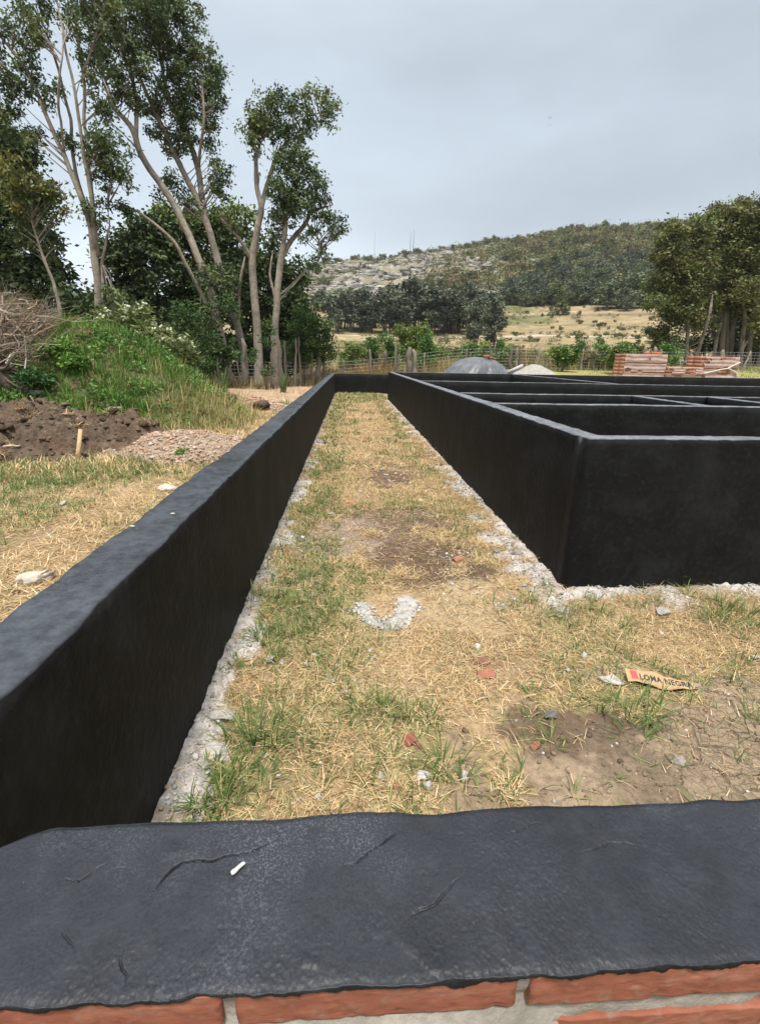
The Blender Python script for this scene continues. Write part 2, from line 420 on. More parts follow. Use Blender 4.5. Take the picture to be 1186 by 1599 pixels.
ZL, ZR = .8667, 1.0526          # heights of the low outer wall and of the foundation walls
XL, XLO, XR, YB, YN, YF = -.664, -.864, 1.488, 2.885, .329, .526
def strip_mask(x, y):
    """pale mortar and rubble spilt at the foot of the walls"""
    n = fbm(x * 3.1, y * 3.1, 21, 4); n2 = fbm(x * 9, y * 9, 22, 3)
    wl = .035 + .17 * sstep(.47, .70, n) + .07 * (1 - sstep(2.5, 5, y)); dl = x - XL
    m = (1 - sstep(wl * .7, wl * 1.15, dl + .08 * (n2 - .5))) * (dl > -.02) * (y < 22.4) * (y > .5)
    wr = .07 + .22 * sstep(.47, .68, n) + .11 * (1 - sstep(3.2, 5.5, y)); dr = XR - x
    m2 = (1 - sstep(wr * .7, wr * 1.15, dr + .1 * (n2 - .5))) * (dr > -.05) * (y > YB - .02) * (y < 19)
    wf = .11 + .20 * sstep(.4, .65, n); df = YB + .065 * (x - 1.49) - y
    m3 = (1 - sstep(wf * .7, wf * 1.2, df + .1 * (n2 - .5))) * (x > XR - .3) * (df > -.1) * sstep(XR - .34, XR - .1, x)
    return np.clip(np.maximum(np.maximum(m, m2), m3) * (.55 + .45 * sstep(.36, .5, fbm(x * 5, y * 5, 23, 3))), 0, 1)
DIRT = [  # x, y, rx, ry, amount, colour
    (.55, 3.5, .46, .50, 1.0, (.125, .082, .054)), (.35, 4.3, .48, .48, .95, (.16, .11, .078)), (-.10, 3.9, .30, .45, .85, (.27, .21, .165)),
    (.55, 6.2, .34, .55, 1.0, (.15, .095, .065)), (1.25, 1.36, .72, .34, 1.0, (.25, .185, .125)), (1.75, 1.38, .7, .42, 1.0, (.29, .22, .15)),
    (.92, 1.62, .30, .12, .9, (.13, .09, .06)), (1.12, 1.40, .12, .22, .6, (.16, .12, .085)), (.80, 2.62, .28, .28, .75, (.40, .30, .18)), (.0, 8.8, .3, .6, .4, (.36, .29, .20)),
    (.45, 10.5, .35, .8, .35, (.36, .28, .18)), (-.35, 3.2, .18, .35, .5, (.34, .28, .22)), (.2, 1.9, .2, .15, .3, (.36, .28, .18))]
def dirt_mask(x, y):
    m = np.zeros(np.shape(x)); c = np.zeros(np.shape(x) + (3,)); n = fbm(x * 5, y * 5, 31, 4)
    for (cx, cy, rx, ry, a, col) in DIRT:
        r = np.hypot((x - cx) / rx, (y - cy) / ry) + (n - .5) * 2.2 + (noise2(x * 31, y * 31, 33) - .5) * .5
        k = (1 - sstep(.75, 1.3, r)) * a
        c = c * (1 - k[..., None]) + np.array(col) * k[..., None]; m = m * (1 - k) + k
    return m, c
def green_mask(x, y):
    n = fbm(x * 1.6, y * 1.3, 41, 4); n2 = fbm(x * 4, y * 4, 43, 3)
    inside = (x > XL) & (x < 1.5)
    g = sstep(.55, .72, n) * .8
    g = np.where(inside, np.maximum(g, sstep(.40, .58, n2) * np.exp(-((x + .36) / .2) ** 2) * 1.1), g)
    g = np.where(inside & (y > 3.5), np.maximum(g, sstep(.42, .6, n2) * np.exp(-((x - 1.08) / .17) ** 2) * .9), g)
    g = np.where(inside, np.maximum(g, sstep(16, 21, y) * (.3 + .7 * sstep(.4, .6, n2))), g)
    f = (x < XLO)
    band = np.exp(-((y - 6.35 - .25 * (x + 4)) / .75) ** 2) * sstep(-1.7, -3.0, x) * 1.0
    g = np.where(f, np.clip(band * (.55 + .8 * n2) + .55 * sstep(.45, .65, n) * sstep(-1.2, -2.4, x) * sstep(2.5, 5, y), 0, 1), g)
    g = np.where(f & (y > 15), .25 * n + .7 * np.exp(-((y - 16.8) / .8) ** 2) * sstep(-4.5, -3.4, x), g)
    g = np.where((y > 23) & (x > 3), .55 + .3 * n, g)
    return np.clip(g, 0, 1)
PAPER = [(p[0] + .02, p[1] + .05) for p in (on_z(979, 1072), on_z(1096, 1088))]
UPATCH = [tuple(on_z(*p)[:2]) for p in [(566, 945), (572, 962), (590, 975), (615, 974), (630, 958), (636, 940)]]
def straw_density(x, y):
    m, _ = dirt_mask(x, y)
    d = (1 - .93 * np.clip(m, 0, 1)) * (1 - .93 * strip_mask(x, y))
    d = d * (.25 + .75 * sstep(.28, .5, fbm(x * 2.6, y * 2.6, 51, 4)))
    d = d * sstep(.07, .13, seg_dist(x, y, UPATCH)) * sstep(.035, .06, seg_dist(x, y, PAPER))
    far_left = (x < XLO) & (y > 14)
    return np.where(far_left, d * .35, d)
def near_col(x, y):
    n = fbm(x * 1.3, y * 1.3, 61, 5); g = green_mask(x, y)
    c = np.array([.34, .24, .14]) * (.55 + .76 * n)[..., None]
    c = c * (1 - .55 * g[..., None]) + np.array([.17, .19, .075]) * (.55 * g[..., None])
    m, dc = dirt_mask(x, y)
    c = c * (1 - m[..., None]) + dc * (.85 + .3 * n)[..., None] * (m[..., None] > 0) * 1.0 if False else c * (1 - m[..., None]) + dc * (.85 + .3 * n)[..., None]
    s = strip_mask(x, y)[..., None]
    c = c * (1 - s) + (np.array([.45, .415, .38]) * (.45 + 1.1 * fbm(x * 16, y * 16, 63, 4))[..., None]) * s
    fl = ((x < XLO) & (y > 15.5)).astype(float) * sstep(15.5, 18, y) * (1 - sstep(27, 31, y))
    fl = (fl * (1 - g * .8))[..., None]
    c = c * (1 - fl) + np.array([.40, .28, .19]) * (.8 + .4 * n)[..., None] * fl
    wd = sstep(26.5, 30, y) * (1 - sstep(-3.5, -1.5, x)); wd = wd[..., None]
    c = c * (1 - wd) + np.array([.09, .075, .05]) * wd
    rg = (sstep(22, 25, y) * sstep(2, 5, x))[..., None]
    c = c * (1 - rg) + np.array([.30, .28, .11]) * (.8 + .4 * n)[..., None] * rg
    return c
def micro(x, y):
    n = fbm(x * 6, y * 6, 71, 4) - .5; n2 = fbm(x * 22, y * 22, 72, 3) - .5
    s = strip_mask(x, y); m, _ = dirt_mask(x, y)
    return n * .035 + n2 * (.008 + .026 * s + .02 * m) + s * (.014 + .022 * (fbm(x * 55, y * 55, 73, 2) - .5))
def hill_col(x, y):
    d = np.hypot(x, y); px_az = np.interp(np.arctan2(x, y), _AZ, _cols)
    n = fbm(x / 30, y / 30, 81, 5); n2 = fbm(x / 7, y / 7, 83, 4); n3 = fbm(x / 4, d / 1.5, 85, 3)
    tan = np.array([.27, .21, .12]) * (.75 + .5 * n2)[..., None]
    grn = np.array([.105, .12, .045]) * (.7 + .6 * n2)[..., None]
    g = sstep(.45, .62, n)[..., None] * .75
    c = tan * (1 - g) + grn * g
    k = ((1 - sstep(75, 105, d)) * .45)[..., None]; c = c * (1 - k) + grn * k
    # terraces and a track crossing the field
    for dd, wd_, cc in ((147, 3.0, (.44, .38, .32)), (118, 1.2, (.12, .10, .06)), (206, 2.0, (.13, .10, .065)), (176, 1.2, (.13, .12, .07)), (214, 4.0, (.33, .25, .17))):
        k = np.exp(-((d - dd - 6 * (fbm(x / 40, y / 40, 87, 2) - .5)) / wd_) ** 2)[..., None]; c = c * (1 - k) + np.array(cc) * k
    hs = sstep(235, 265, d)
    rocky = hs * (1 - sstep(690, 830, px_az + 60 * (n - .5)))
    rock = np.where((n3 > .5)[..., None], np.array([.29, .27, .24]), np.array([.16, .145, .11])) * (.75 + .5 * n2)[..., None]
    drygrass = np.array([.215, .185, .12]) * (.8 + .4 * n)[..., None]
    rk = sstep(.36, .52, fbm(x / 11, d / 5, 88, 4))[..., None]
    slope = drygrass * (1 - rk) + rock * rk
    scrub = np.where((n > .56)[..., None], np.array([.15, .105, .06]), np.array([.105, .11, .05])) * (.7 + .6 * n2)[..., None]
    c = c * (1 - hs[..., None]) + (slope * rocky[..., None] + scrub * (1 - rocky[..., None]) * 1.0 if False else (slope * (rocky / np.maximum(hs, 1e-6))[..., None] + scrub * (1 - rocky / np.maximum(hs, 1e-6))[..., None])) * hs[..., None]
    return c
ang = np.radians(np.concatenate([np.arange(-62, 62, .27), np.arange(62, 298, 3.5)]))
def polar(name, radii, colf, mic, mat, label):
    A, Rr = np.meshgrid(ang, radii); x = Rr * np.sin(A); y = Rr * np.cos(A)
    z = ground_z(x, y)
    if mic: z = z + micro(x, y) * (1 - sstep(40, 60, Rr)); z[0] = z[0]
    V = np.stack([x, y, z], -1).reshape(-1, 3)
    me = mesh(name, V, grid_faces(len(radii), len(ang), 0, True)[:, ::-1], (lambda q: q.reshape(-1, q.shape[-1]))(colf(x, y)), True)
    return tag(obj(name, me, mat), kind='structure', label=label)
RB = 60.0
rad = [.3]
while rad[-1] < RB: rad.append(rad[-1] * 1.0085)
rad[-1] = RB
def ground_col(x, y):
    k = sstep(32, 58, np.hypot(x, y))[..., None]
    c = near_col(x, y) * (1 - k) + hill_col(x, y) * k
    q = dirt_mask(x, y)[0] * sstep(.9, 1.5, x) * (1 - sstep(1.9, 2.3, y))
    return np.concatenate([c, q[..., None]], -1)
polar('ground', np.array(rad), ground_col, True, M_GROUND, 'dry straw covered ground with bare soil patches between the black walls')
rad = [RB]
while rad[-1] < 620: rad.append(rad[-1] * 1.011)
rad += [700, 900, 1400, 2500]
polar('hill', np.array(rad), hill_col, False, M_HILL, 'rocky scrub covered hill rising behind the dry fields')

# ------------------------------------------------------------------ walls
def wall_mesh(name, p0, p1, thick, h, res=.04, seed=0, lip=.006, wob=.004, side=1, base=-.08):
    """tar-coated wall from p0 to p1 (the line of one face); thickness to the left (side=1) or right (-1)"""
    p0 = np.array(p0, float); p1 = np.array(p1, float); L = np.linalg.norm(p1 - p0); t = (p1 - p0) / L; nrm = np.array([-t[1], t[0]]) * side
    n = max(3, int(L / res) + 1); u = np.linspace(0, L, n)
    b = .006
    prof = [(0, z) for z in np.linspace(base, h - b, max(5, int(h / max(res, .03))))] + [(.003, h - .004), (b, h)]
    prof += [(a, h) for a in np.linspace(b, thick - b, max(4, int(thick / max(res, .02))))[1:-1]] + [(thick - b, h), (thick - .003, h - .004)]
    prof += [(thick, z) for z in np.linspace(h - b, base, max(5, int(h / max(res, .03))))]
    prof = np.array(prof); m = len(prof)
    U = np.repeat(u[:, None], m, 1); A = np.repeat(prof[None, :, 0], n, 0); Z = np.repeat(prof[None, :, 1], n, 0)
    S = np.cumsum(np.r_[0, np.hypot(*np.diff(prof, axis=0).T)])[None].repeat(n, 0)
    nn = fbm(U * 3, S * 3, 100 + seed, 4) - .5; n1 = fbm(U * 1.1, S * .3, 120 + seed, 3) - .5
    top = (Z > h - .02)
    Z2 = Z + top * (n1 * .009 + nn * .004)
    edge = np.exp(-((Z - h) / .03) ** 2) * ((A < .03) | (A > thick - .03))
    jag = (fbm(U * 9, S * .2, 140 + seed, 4) - .5)
    outw = np.where(A < thick / 2, -1, 1)
    A2 = A + outw * (nn * wob * 2 + n1 * wob * 1.5 + edge * jag * lip * 3)
    Z2 = Z2 + edge * (fbm(U * 14, S * .2, 160 + seed, 3) - .5) * lip * 1.6
    P = p0[None, None] + U[..., None] * t + A2[..., None] * nrm
    V = np.concatenate([P, Z2[..., None]], -1).reshape(-1, 3)
    F = [grid_faces(n, m)]
    caps = np.array([list(range(m))[::1], [(n - 1) * m + k for k in range(m)][::-1]])
    if side > 0: F = [F[0]]
    F.append(caps)
    me = mesh(name, V, F, None, True)
    me.validate()
    bm = bmesh.new(); bm.from_mesh(me); bmesh.ops.recalc_face_normals(bm, faces=bm.faces); bm.to_mesh(me); bm.free()
    return me
tag(obj('perimeter_wall', wall_mesh('perimeter_wall', (XL, YF - .01), (XL - .01, 22.45), XL - XLO, ZL, .025, 1, .008, .005), M_TAR),
    'long low black tar coated wall running down the left of the straw strip', 'wall', 'tar coated walls')
tag(obj('perimeter_wall', wall_mesh('perimeter_wall', (XLO, 22.44), (15, 22.55), .2, ZL, .12, 2), M_TAR),
    'low black tar coated wall closing the far end of the straw strip', 'wall', 'tar coated walls')
FW = [  # p0, p1, thickness, res, label
    ((XR, YB + .02), (XR - .005, 19.2), -.15, .035, 'raised black foundation wall along the right side of the straw strip'),
    ((XR - .002, YB), (9, YB + .23), .15, .03, 'raised black foundation wall facing the viewer at the right edge'),
    ((XR + .12, 5.40), (14, 5.42), .15, .06, 'black inner foundation wall, first one behind the front face'),
    ((XR + .12, 7.10), (14, 7.3), .15, .08, 'black inner foundation wall, second one behind the front face'),
    ((XR + .12, 11.3), (18, 11.3), .15, .10, 'black inner foundation wall, third one behind the front face'),
    ((XR - .002, 19.0), (26, 20.6), .15, .15, 'black foundation wall at the back, just in front of the brick pallets'),
    ((4.20, 5.53), (4.25, 7.15), -.14, .08, 'short black cross wall between first and second inner walls, left one'),
    ((5.36, 5.53), (5.45, 7.15), -.14, .08, 'short black cross wall between first and second inner walls, right one'),
    ((6.38, 11.43), (6.38, 19.3), -.14, .15, 'black cross wall running back from the third inner wall'),
]
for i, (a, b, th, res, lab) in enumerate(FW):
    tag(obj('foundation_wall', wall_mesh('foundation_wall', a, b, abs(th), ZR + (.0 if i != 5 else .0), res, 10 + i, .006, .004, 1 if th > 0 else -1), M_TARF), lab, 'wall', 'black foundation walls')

# front wall: brick core with a tar coat on its top and far side
fw = thing('brick_wall', 'near brick wall with cracked black tar coat on top, crossing the bottom of the picture', 'wall', (0, 0, 0), 'tar coated walls')
X0, X1 = -1.6, 2.6
def wl(px, py): p = on_z(px, py, ZL); return (p[0], p[1])
CR = [([(230, 1398), (262, 1365), (275, 1352), (330, 1344), (385, 1334), (415, 1318), (437, 1300)], .0019, .0042),
      ([(88, 1378), (122, 1375), (150, 1352), (165, 1345)], .0015, .003), ([(176, 1358), (190, 1350), (210, 1347)], .0013, .002),
      ([(535, 1352), (560, 1345), (600, 1312), (635, 1288)], .0016, .0034), ([(188, 1475), (193, 1500), (200, 1520), (198, 1545)], .0015, .0028),
      ([(275, 1530), (285, 1510), (302, 1488)], .0013, .0018), ([(640, 1440), (690, 1390), (722, 1368)], .0022, .0018),
      ([(780, 1302), (812, 1296), (845, 1283)], .0014, .0022), ([(330, 1560), (352, 1548), (380, 1545)], .0014, .0022), ([(20, 1400), (40, 1380), (60, 1372)], .0015, .002),
      ([(900, 1330), (960, 1318), (1010, 1322)], .0016, .0013), ([(100, 1440), (118, 1470), (112, 1500)], .002, .0014)]
BL = [([(628, 1468), (650, 1490), (664, 1500), (682, 1518)], .0055, .0010), ([(322, 1490), (345, 1470), (372, 1443)], .0045, .0006), ([(470, 1500), (490, 1505)], .005, .0014),
      ([(262, 1330), (275, 1326)], .009, .0014)]
xs = np.concatenate([np.arange(X0, -.62, .02), np.arange(-.62, .80, .0011), np.arange(.80, X1, .02)])
nv = 200
vv = np.linspace(0, 1, nv)
GX, GV = np.meshgrid(xs, vv, indexing='ij')
y_near = YN - .004 + (fbm(xs * 26, xs * 0, 201, 4) - .5) * .008
y_far = YF + .004 + (fbm(xs * 7, xs * 0, 202, 4) - .5) * .014 - .062 * sstep(-.40, -.56, xs) + .006 * np.exp(-((xs - .545) / .03) ** 2)
GY = y_near[:, None] * (1 - GV) + y_far[:, None] * GV
GZ = ZL + (fbm(GX * 4, GY * 5, 203, 3) - .5) * .008 + (fbm(GX * 30, GY * 30, 204, 4) - .5) * .0022
pit = fbm(GX * 150, GY * 150, 205, 2)
GZ += (fbm(GX * 240, GY * 240, 206, 3) - .5) * .0016 * (.35 + .65 * sstep(.35, .65, fbm(GX * 9, GY * 9, 216, 3)))
wx = GX + (fbm(GX * 28, GY * 28, 207, 3) - .5) * .016; wy = GY + (fbm(GX * 28, GY * 28, 208, 3) - .5) * .016
for pts, wd, dp in CR:
    q = [wl(*p) for p in pts]; d = seg_dist(wx, wy, q); dend = np.minimum(np.hypot(wx - q[0][0], wy - q[0][1]), np.hypot(wx - q[-1][0], wy - q[-1][1])); tp = .25 + .75 * sstep(0, .03, dend); GZ -= dp * 1.7 * tp * np.exp(-(d / (wd * .58 * tp)) ** 2)
for pts, wd, dp in BL:
    q = [wl(*p) for p in pts]; d = seg_dist(wx, wy, q); GZ += dp * (1 - sstep(wd * .3, wd * 1.7, d))
e0 = np.exp(-(GV / .03) ** 2); e1 = np.exp(-((1 - GV) / .03) ** 2)
GZ -= e0 * .0016 + e1 * .006
top = np.stack([GX, GY, GZ], -1)
drip = .0055 + .004 * sstep(.4, .8, fbm(xs * 70, xs * 0, 209, 4)) + .010 * sstep(.58, .8, fbm(xs * 11, xs * 0, 210, 5))
r0 = np.stack([xs, y_near + .0005, top[:, 0, 2] - drip], -1); r00 = np.stack([xs, y_near + .006, top[:, 0, 2] - drip - .001], -1)
zz = [.03, .12, .3, .6, .95]
far_rows = [np.stack([xs, y_far + .002 + (fbm(xs * 5, xs * 0 + k, 211, 3) - .5) * .01, top[:, -1, 2] - k * (ZL + .1) / .95 * .95], -1) for k in (.02, .1, .35, .7, 1.0)]
rows = [r00, r0] + [top[:, k] for k in range(nv)] + far_rows
V = np.stack(rows, 1); n_, m_ = V.shape[:2]
me = mesh('tar_coat', V.reshape(-1, 3), grid_faces(n_, m_)[:, ::-1], None, True)
obj('tar_coat', me, M_TARTOP, fw)
# mortar core, its near face uneven
mx_ = np.arange(X0 + .01, X1 - .01, .012); mz_ = np.linspace(-.08, ZL - .012, 90)
GXm, GZm = np.meshgrid(mx_, mz_, indexing='ij')
GYm = YN + .0065 - .017 * sstep(.27, .17, GXm + .08 * (fbm(GXm * 14, GZm * 20, 223, 3) - .5)) * sstep(.800, .790, GZm) * sstep(.62, .72, GZm) + (fbm(GXm * 22, GZm * 30, 220, 5) - .5) * .018
V = np.stack([GXm, GYm, GZm], -1).reshape(-1, 3); nm = len(mx_); km = len(mz_)
Vb = V.copy(); Vb[:, 1] = YF - .06
F = [grid_faces(nm, km), grid_faces(nm, km, len(V))[:, ::-1]]
tops = np.array([[i * km + km - 1, (i + 1) * km + km - 1, len(V) + (i + 1) * km + km - 1, len(V) + i * km + km - 1] for i in range(nm - 1)])
c_ = np.array([.26, .24, .205]) * (.75 + .5 * fbm(V[:, 0] * 15, V[:, 2] * 15, 222, 4))[:, None]
obj('mortar', mesh('mortar', np.vstack([V, Vb]), F + [tops], np.vstack([c_, c_]), True), M_MORTAR, fw)
def brick_me(L, hgt, dep, seed, fine):
    r = np.random.default_rng(seed); V, F = ICO[6 if fine else 4]
    p = V / np.abs(V).max(1)[:, None]
    p = p * np.array([L, dep, hgt]) / 2
    q = V * 1.0
    nn_ = np.stack([fbm3(np.stack([p[:, 0] * 60, p[:, 1] * 60, p[:, 2] * 60], 1) + seed * 9, seed + k) for k in range(3)], 1) - .5
    nf = np.stack([fbm3(p * 260 + seed, seed + 5 + k, 2) for k in range(3)], 1) - .5; chip = sstep(.60, .74, fbm3(p * 45 + seed * 2, seed + 9, 3))[:, None]
    return mesh('brick', p * (1 - chip * np.array([.006, .02, .05])) + nn_ * .0032 + nf * .0007, F, None, False)
PITCH = .3225; jx0 = -.128
for c in range(13):
    zc = .831 - c * .081
    off = jx0 + (PITCH * .98 - .005 if c % 2 else 0)
    for k in range(-5, 9):
        xa = off + k * PITCH + .006; L = PITCH - .015
        if xa + L > X1 - .05 or xa < X0 + .02: continue
        if c > 4 and (xa > 1.3 or xa < -1.2): continue
        b = obj('brick', brick_me(L, .0505, .10, 300 + c * 20 + k, c < 2), M_BRICK, fw, (xa + L / 2, YN + .0495 + random.uniform(-.0012, .0012), zc))
        b.rotation_euler = (random.uniform(-.02, .02), random.uniform(-.004, .004), 0)

# ------------------------------------------------------------------ grass (stuff)
def blades(name, x, y, z0, az, L, W, lift, curl, col, mat=None):
    """one curved blade per entry; lift = tip height / length"""
    n = len(x); dx, dy = np.sin(az), np.cos(az); px_, py_ = dy, -dx
    V = np.zeros((n, 5, 3)); h = np.clip(lift, 0, 1); run = np.sqrt(np.clip(1 - h * h, .02, 1)) * L
    base = np.stack([x, y, z0], 1); wv = np.stack([px_, py_, np.zeros(n)], 1) * (W / 2)[:, None]
    mid = base + np.stack([dx * run * .45, dy * run * .45, h * L * (.55 + curl)], 1)
    tip = base + np.stack([dx * run, dy * run, h * L], 1)
    V[:, 0] = base - wv; V[:, 1] = base + wv; V[:, 2] = mid + wv * .8; V[:, 3] = mid - wv * .8; V[:, 4] = tip
    k = np.arange(n)[:, None] * 5
    F = [k + np.array([[0, 1, 2, 3]]), k + np.array([[3, 2, 4]])]
    return V.reshape(-1, 3), F, np.repeat(col, 5, 0)
def scatter(n, x0, x1, y0, y1, dens):
    x = rng.uniform(x0, x1, n); y = rng.uniform(y0, y1, n); k = rng.random(n) < dens(x, y); return x[k], y[k]
def gz(x, y): return ground_z(x, y) + micro(x, y)
def straw_cols(n):
    a = np.array([[.66, .46, .23], [.80, .63, .40], [.29, .18, .09], [.58, .45, .24], [.36, .34, .16]])
    i = rng.choice(5, n, p=[.3, .2, .24, .14, .12]); return a[i] * rng.uniform(.72, 1.15, (n, 1))
def green_cols(n):
    a = np.array([[.085, .145, .035], [.115, .185, .05], [.18, .23, .075], [.06, .11, .03], [.30, .30, .12]])
    i = rng.choice(5, n, p=[.3, .28, .2, .12, .1]); return a[i] * rng.uniform(.75, 1.2, (n, 1))
parts = [[], [], [], 0]
def put(store, V, F, C):
    store[0].append(V); store[1].append([f + store[3] for f in F]); store[2].append(C); store[3] += len(V)
def finish(store, name, label, mat):
    F = [np.vstack([f[k] for f in store[1]]) for k in range(len(store[1][0]))]
    o = obj(name, mesh(name, np.vstack(store[0]), F, np.vstack(store[2])), mat); return tag(o, label, kind='stuff')
straw = [[], [], [], 0]; green = [[], [], [], 0]
def lay_straw(n, x0, x1, y0, y1, Lm, Wm, hl=.22):
    x, y = scatter(n, x0, x1, y0, y1, straw_density); m = len(x)
    put(straw, *blades('s', x, y, gz(x, y) + rng.uniform(-.002, .012, m), rng.uniform(0, 2 * np.pi, m), Lm * rng.uniform(.5, 1.5, m), Wm * rng.uniform(.6, 1.4, m),
                       np.abs(rng.normal(0, hl, m)).clip(0, .9), rng.uniform(0, .25, m), straw_cols(m)))
def lay_green(n, x0, x1, y0, y1, Lm, Wm, tuft=9, spread=.03, up=.55, dens=None, store=None, cols=None):
    x, y = scatter(n, x0, x1, y0, y1, dens or (lambda a, b: green_mask(a, b) * (1 - .8 * strip_mask(a, b)) * (1 - .85 * dirt_mask(a, b)[0])))
    k = rng.integers(3, tuft + 1, len(x)); x = np.repeat(x, k); y = np.repeat(y, k); m = len(x)
    sc = np.repeat(rng.uniform(.6, 1.45, len(k)), k); az = rng.uniform(0, 2 * np.pi, m)
    x = x + np.sin(az) * rng.uniform(0, spread, m); y = y + np.cos(az) * rng.uniform(0, spread, m)
    put(store or green, *blades('g', x, y, gz(x, y) - .003, az + rng.normal(0, .4, m), Lm * sc * rng.uniform(.5, 1.3, m), Wm * rng.uniform(.7, 1.3, m),
                       np.clip(rng.normal(up, .22, m), .08, .97), rng.uniform(.05, .3, m), (cols or green_cols)(m)))
lay_straw(46000, -.62, 4.2, .55, 3.2, .068, .0029)
lay_straw(105000, -.62, 4.2, .55, 4.0, .036, .0023, .32)
lay_straw(70000, -.62, 1.45, 2.9, 6.5, .065, .004)
lay_straw(34000, -.62, 1.45, 6.5, 13, .11, .007)
lay_straw(16000, -.62, 1.45, 13, 22.3, .15, .012)
lay_straw(60000, -5.5, XLO, 1.2, 6.2, .10, .005)
lay_straw(52000, -9, XLO, 6.0, 14.5, .14, .009, .45)
lay_straw(14000, -10, XLO, 14, 27, .2, .014, .4)
lay_green(3300, -.6, 4.2, .55, 3.2, .08, .0042)
lay_green(4500, -.6, 4.2, .55, 3.4, .035, .0028, 5, .05, .4, lambda a, b: straw_density(a, b) * .8)
lay_green(5000, -.6, 1.45, 3.0, 8, .06, .005)
lay_green(5000, -.6, 1.45, 3.0, 9, .04, .004, 5, .05, .4, lambda a, b: straw_density(a, b) * .5)
lay_green(6500, -.6, 1.45, 8, 22.3, .09, .010)
lay_green(2600, -.62, -.1, .8, 8, .075, .0045, 9, .03, .5, lambda a, b: .75 * sstep(.38, .55, fbm(a * 4, b * 2.2, 45, 3)) * (1 - .6 * strip_mask(a, b)))
lay_green(1500, .9, 4.0, 1.9, 2.9, .08, .004, 9, .03, .5, lambda a, b: .7 * sstep(.42, .58, fbm(a * 3, b * 3, 46, 3)) * (1 - .8 * strip_mask(a, b)))
lay_green(9000, -7, XLO, 2.0, 7.4, .11, .006)
lay_green(5000, -9, XLO, 7.4, 18, .13, .01)
# the larger tufts seen one by one
for (px, py, k, s) in [(395, 1165, 60, .22), (425, 1150, 40, .2), (350, 1255, 40, .15), (320, 1262, 26, .13), (410, 1000, 60, .15), (450, 985, 40, .12), (430, 1030, 30, .1), (600, 1110, 46, .13), (560, 1105, 40, .13), (640, 1120, 26, .12),
                       (690, 1195, 40, .17), (720, 1225, 22, .15), (975, 1115, 46, .16), (1010, 1120, 40, .17), (985, 1150, 20, .17), (860, 1150, 22, .10), (905, 1085, 20, .10), (1075, 930, 30, .16), (1130, 950, 50, .19), (1165, 960, 46, .18), (1110, 975, 40, .15),
                       (1185, 1140, 30, .18), (560, 1020, 22, .08), (395, 935, 40, .14), (440, 860, 50, .13), (470, 800, 50, .12), (745, 870, 26, .1), (1060, 910, 20, .18), (800, 845, 16, .08), (370, 1215, 26, .14), (300, 1268, 20, .12), (780, 1240, 16, .1), (830, 1085, 30, .09), (525, 975, 26, .09)]:
    c = on_z(px, py); m = k; az = rng.uniform(0, 2 * np.pi, m); r = rng.uniform(0, .05, m) * s / .12
    x = c[0] + np.sin(az) * r; y = c[1] + np.cos(az) * r
    put(green, *blades('g', x, y, gz(x, y) - .004, az + rng.normal(0, .5, m), s * rng.uniform(.45, 1.15, m), rng.uniform(.003, .0062, m), np.clip(rng.normal(.5, .25, m), .08, .95), rng.uniform(.05, .3, m), green_cols(m)))
finish(straw, 'dry_straw', 'dead yellow straw lying over the ground', M_GRASS)
finish(green, 'green_grass', 'short green grass sprouting through the straw', M_GRASS)

# ------------------------------------------------------------------ rubble (stuff) and single stones
V1, F1 = ICO[1]
def pebble_field(x, y, size, cols, squash=.65):
    n = len(x); P = V1[None] * (1 + rng.uniform(-.28, .28, (n, len(V1), 1))) * size[:, None, None] * rng.uniform(.6, 1.25, (n, 1, 3)) * np.array([1, 1, squash])
    a = rng.uniform(0, 6.28, n); c, s = np.cos(a)[:, None], np.sin(a)[:, None]
    X = P[..., 0] * c - P[..., 1] * s + x[:, None]; Y = P[..., 0] * s + P[..., 1] * c + y[:, None]; Z = P[..., 2] + (gz(x, y) + size * .15)[:, None]
    return np.stack([X, Y, Z], -1).reshape(-1, 3), (F1[None] + (np.arange(n) * len(V1))[:, None, None]).reshape(-1, 3), np.repeat(cols, len(V1), 0)
def pebble_cols(n, red=.05):
    a = np.array([[.42, .40, .375], [.28, .265, .25], [.55, .525, .49], [.32, .25, .185], [.34, .15, .09]])
    p = np.array([.34, .24, .2, .22 - red, red]); return a[rng.choice(5, n, p=p / p.sum())] * rng.uniform(.75, 1.2, (n, 1))
x, y = scatter(150000, -.66, 4.3, .55, 6, lambda a, b: strip_mask(a, b) * (.2 + .6 * sstep(.35, .6, fbm(a * 6, b * 6, 93, 3))))
x2, y2 = scatter(26000, -.66, 1.5, 6, 22, lambda a, b: strip_mask(a, b) * .5)
x3, y3 = scatter(11000, -.6, 4.2, .55, 9, lambda a, b: .2 + .5 * sstep(.5, .7, fbm(a * 2, b * 2, 91, 3)) + .3 * dirt_mask(a, b)[0])
x4, y4 = scatter(1500, .62, 1.15, 2.6, 3.9, lambda a, b: sstep(.4, .6, fbm(a * 5, b * 5, 92, 3)))
xs_, ys_ = scatter(60000, -.6, 3.6, .55, 7, lambda a, b: dirt_mask(a, b)[0] * .35)
V, F, C = pebble_field(xs_, ys_, np.minimum(.0042 * rng.lognormal(0, .55, len(xs_)), .018), dirt_mask(xs_, ys_)[1] / np.maximum(dirt_mask(xs_, ys_)[0], .05)[:, None] * rng.uniform(.6, 1.3, (len(xs_), 1)))
tag(obj('soil_crumbs', mesh('soil_crumbs', V, F, C), M_STONE), 'small crumbs of earth over the bare soil patches', kind='stuff')
x = np.r_[x, x2, x3, x4]; y = np.r_[y, y2, y3, y4]
size = np.minimum(.0038 * rng.lognormal(0, .62, len(x)), .02) * np.where(y > 5, 1.8, 1.0)
V, F, C = pebble_field(x, y, size, pebble_cols(len(x), .03))
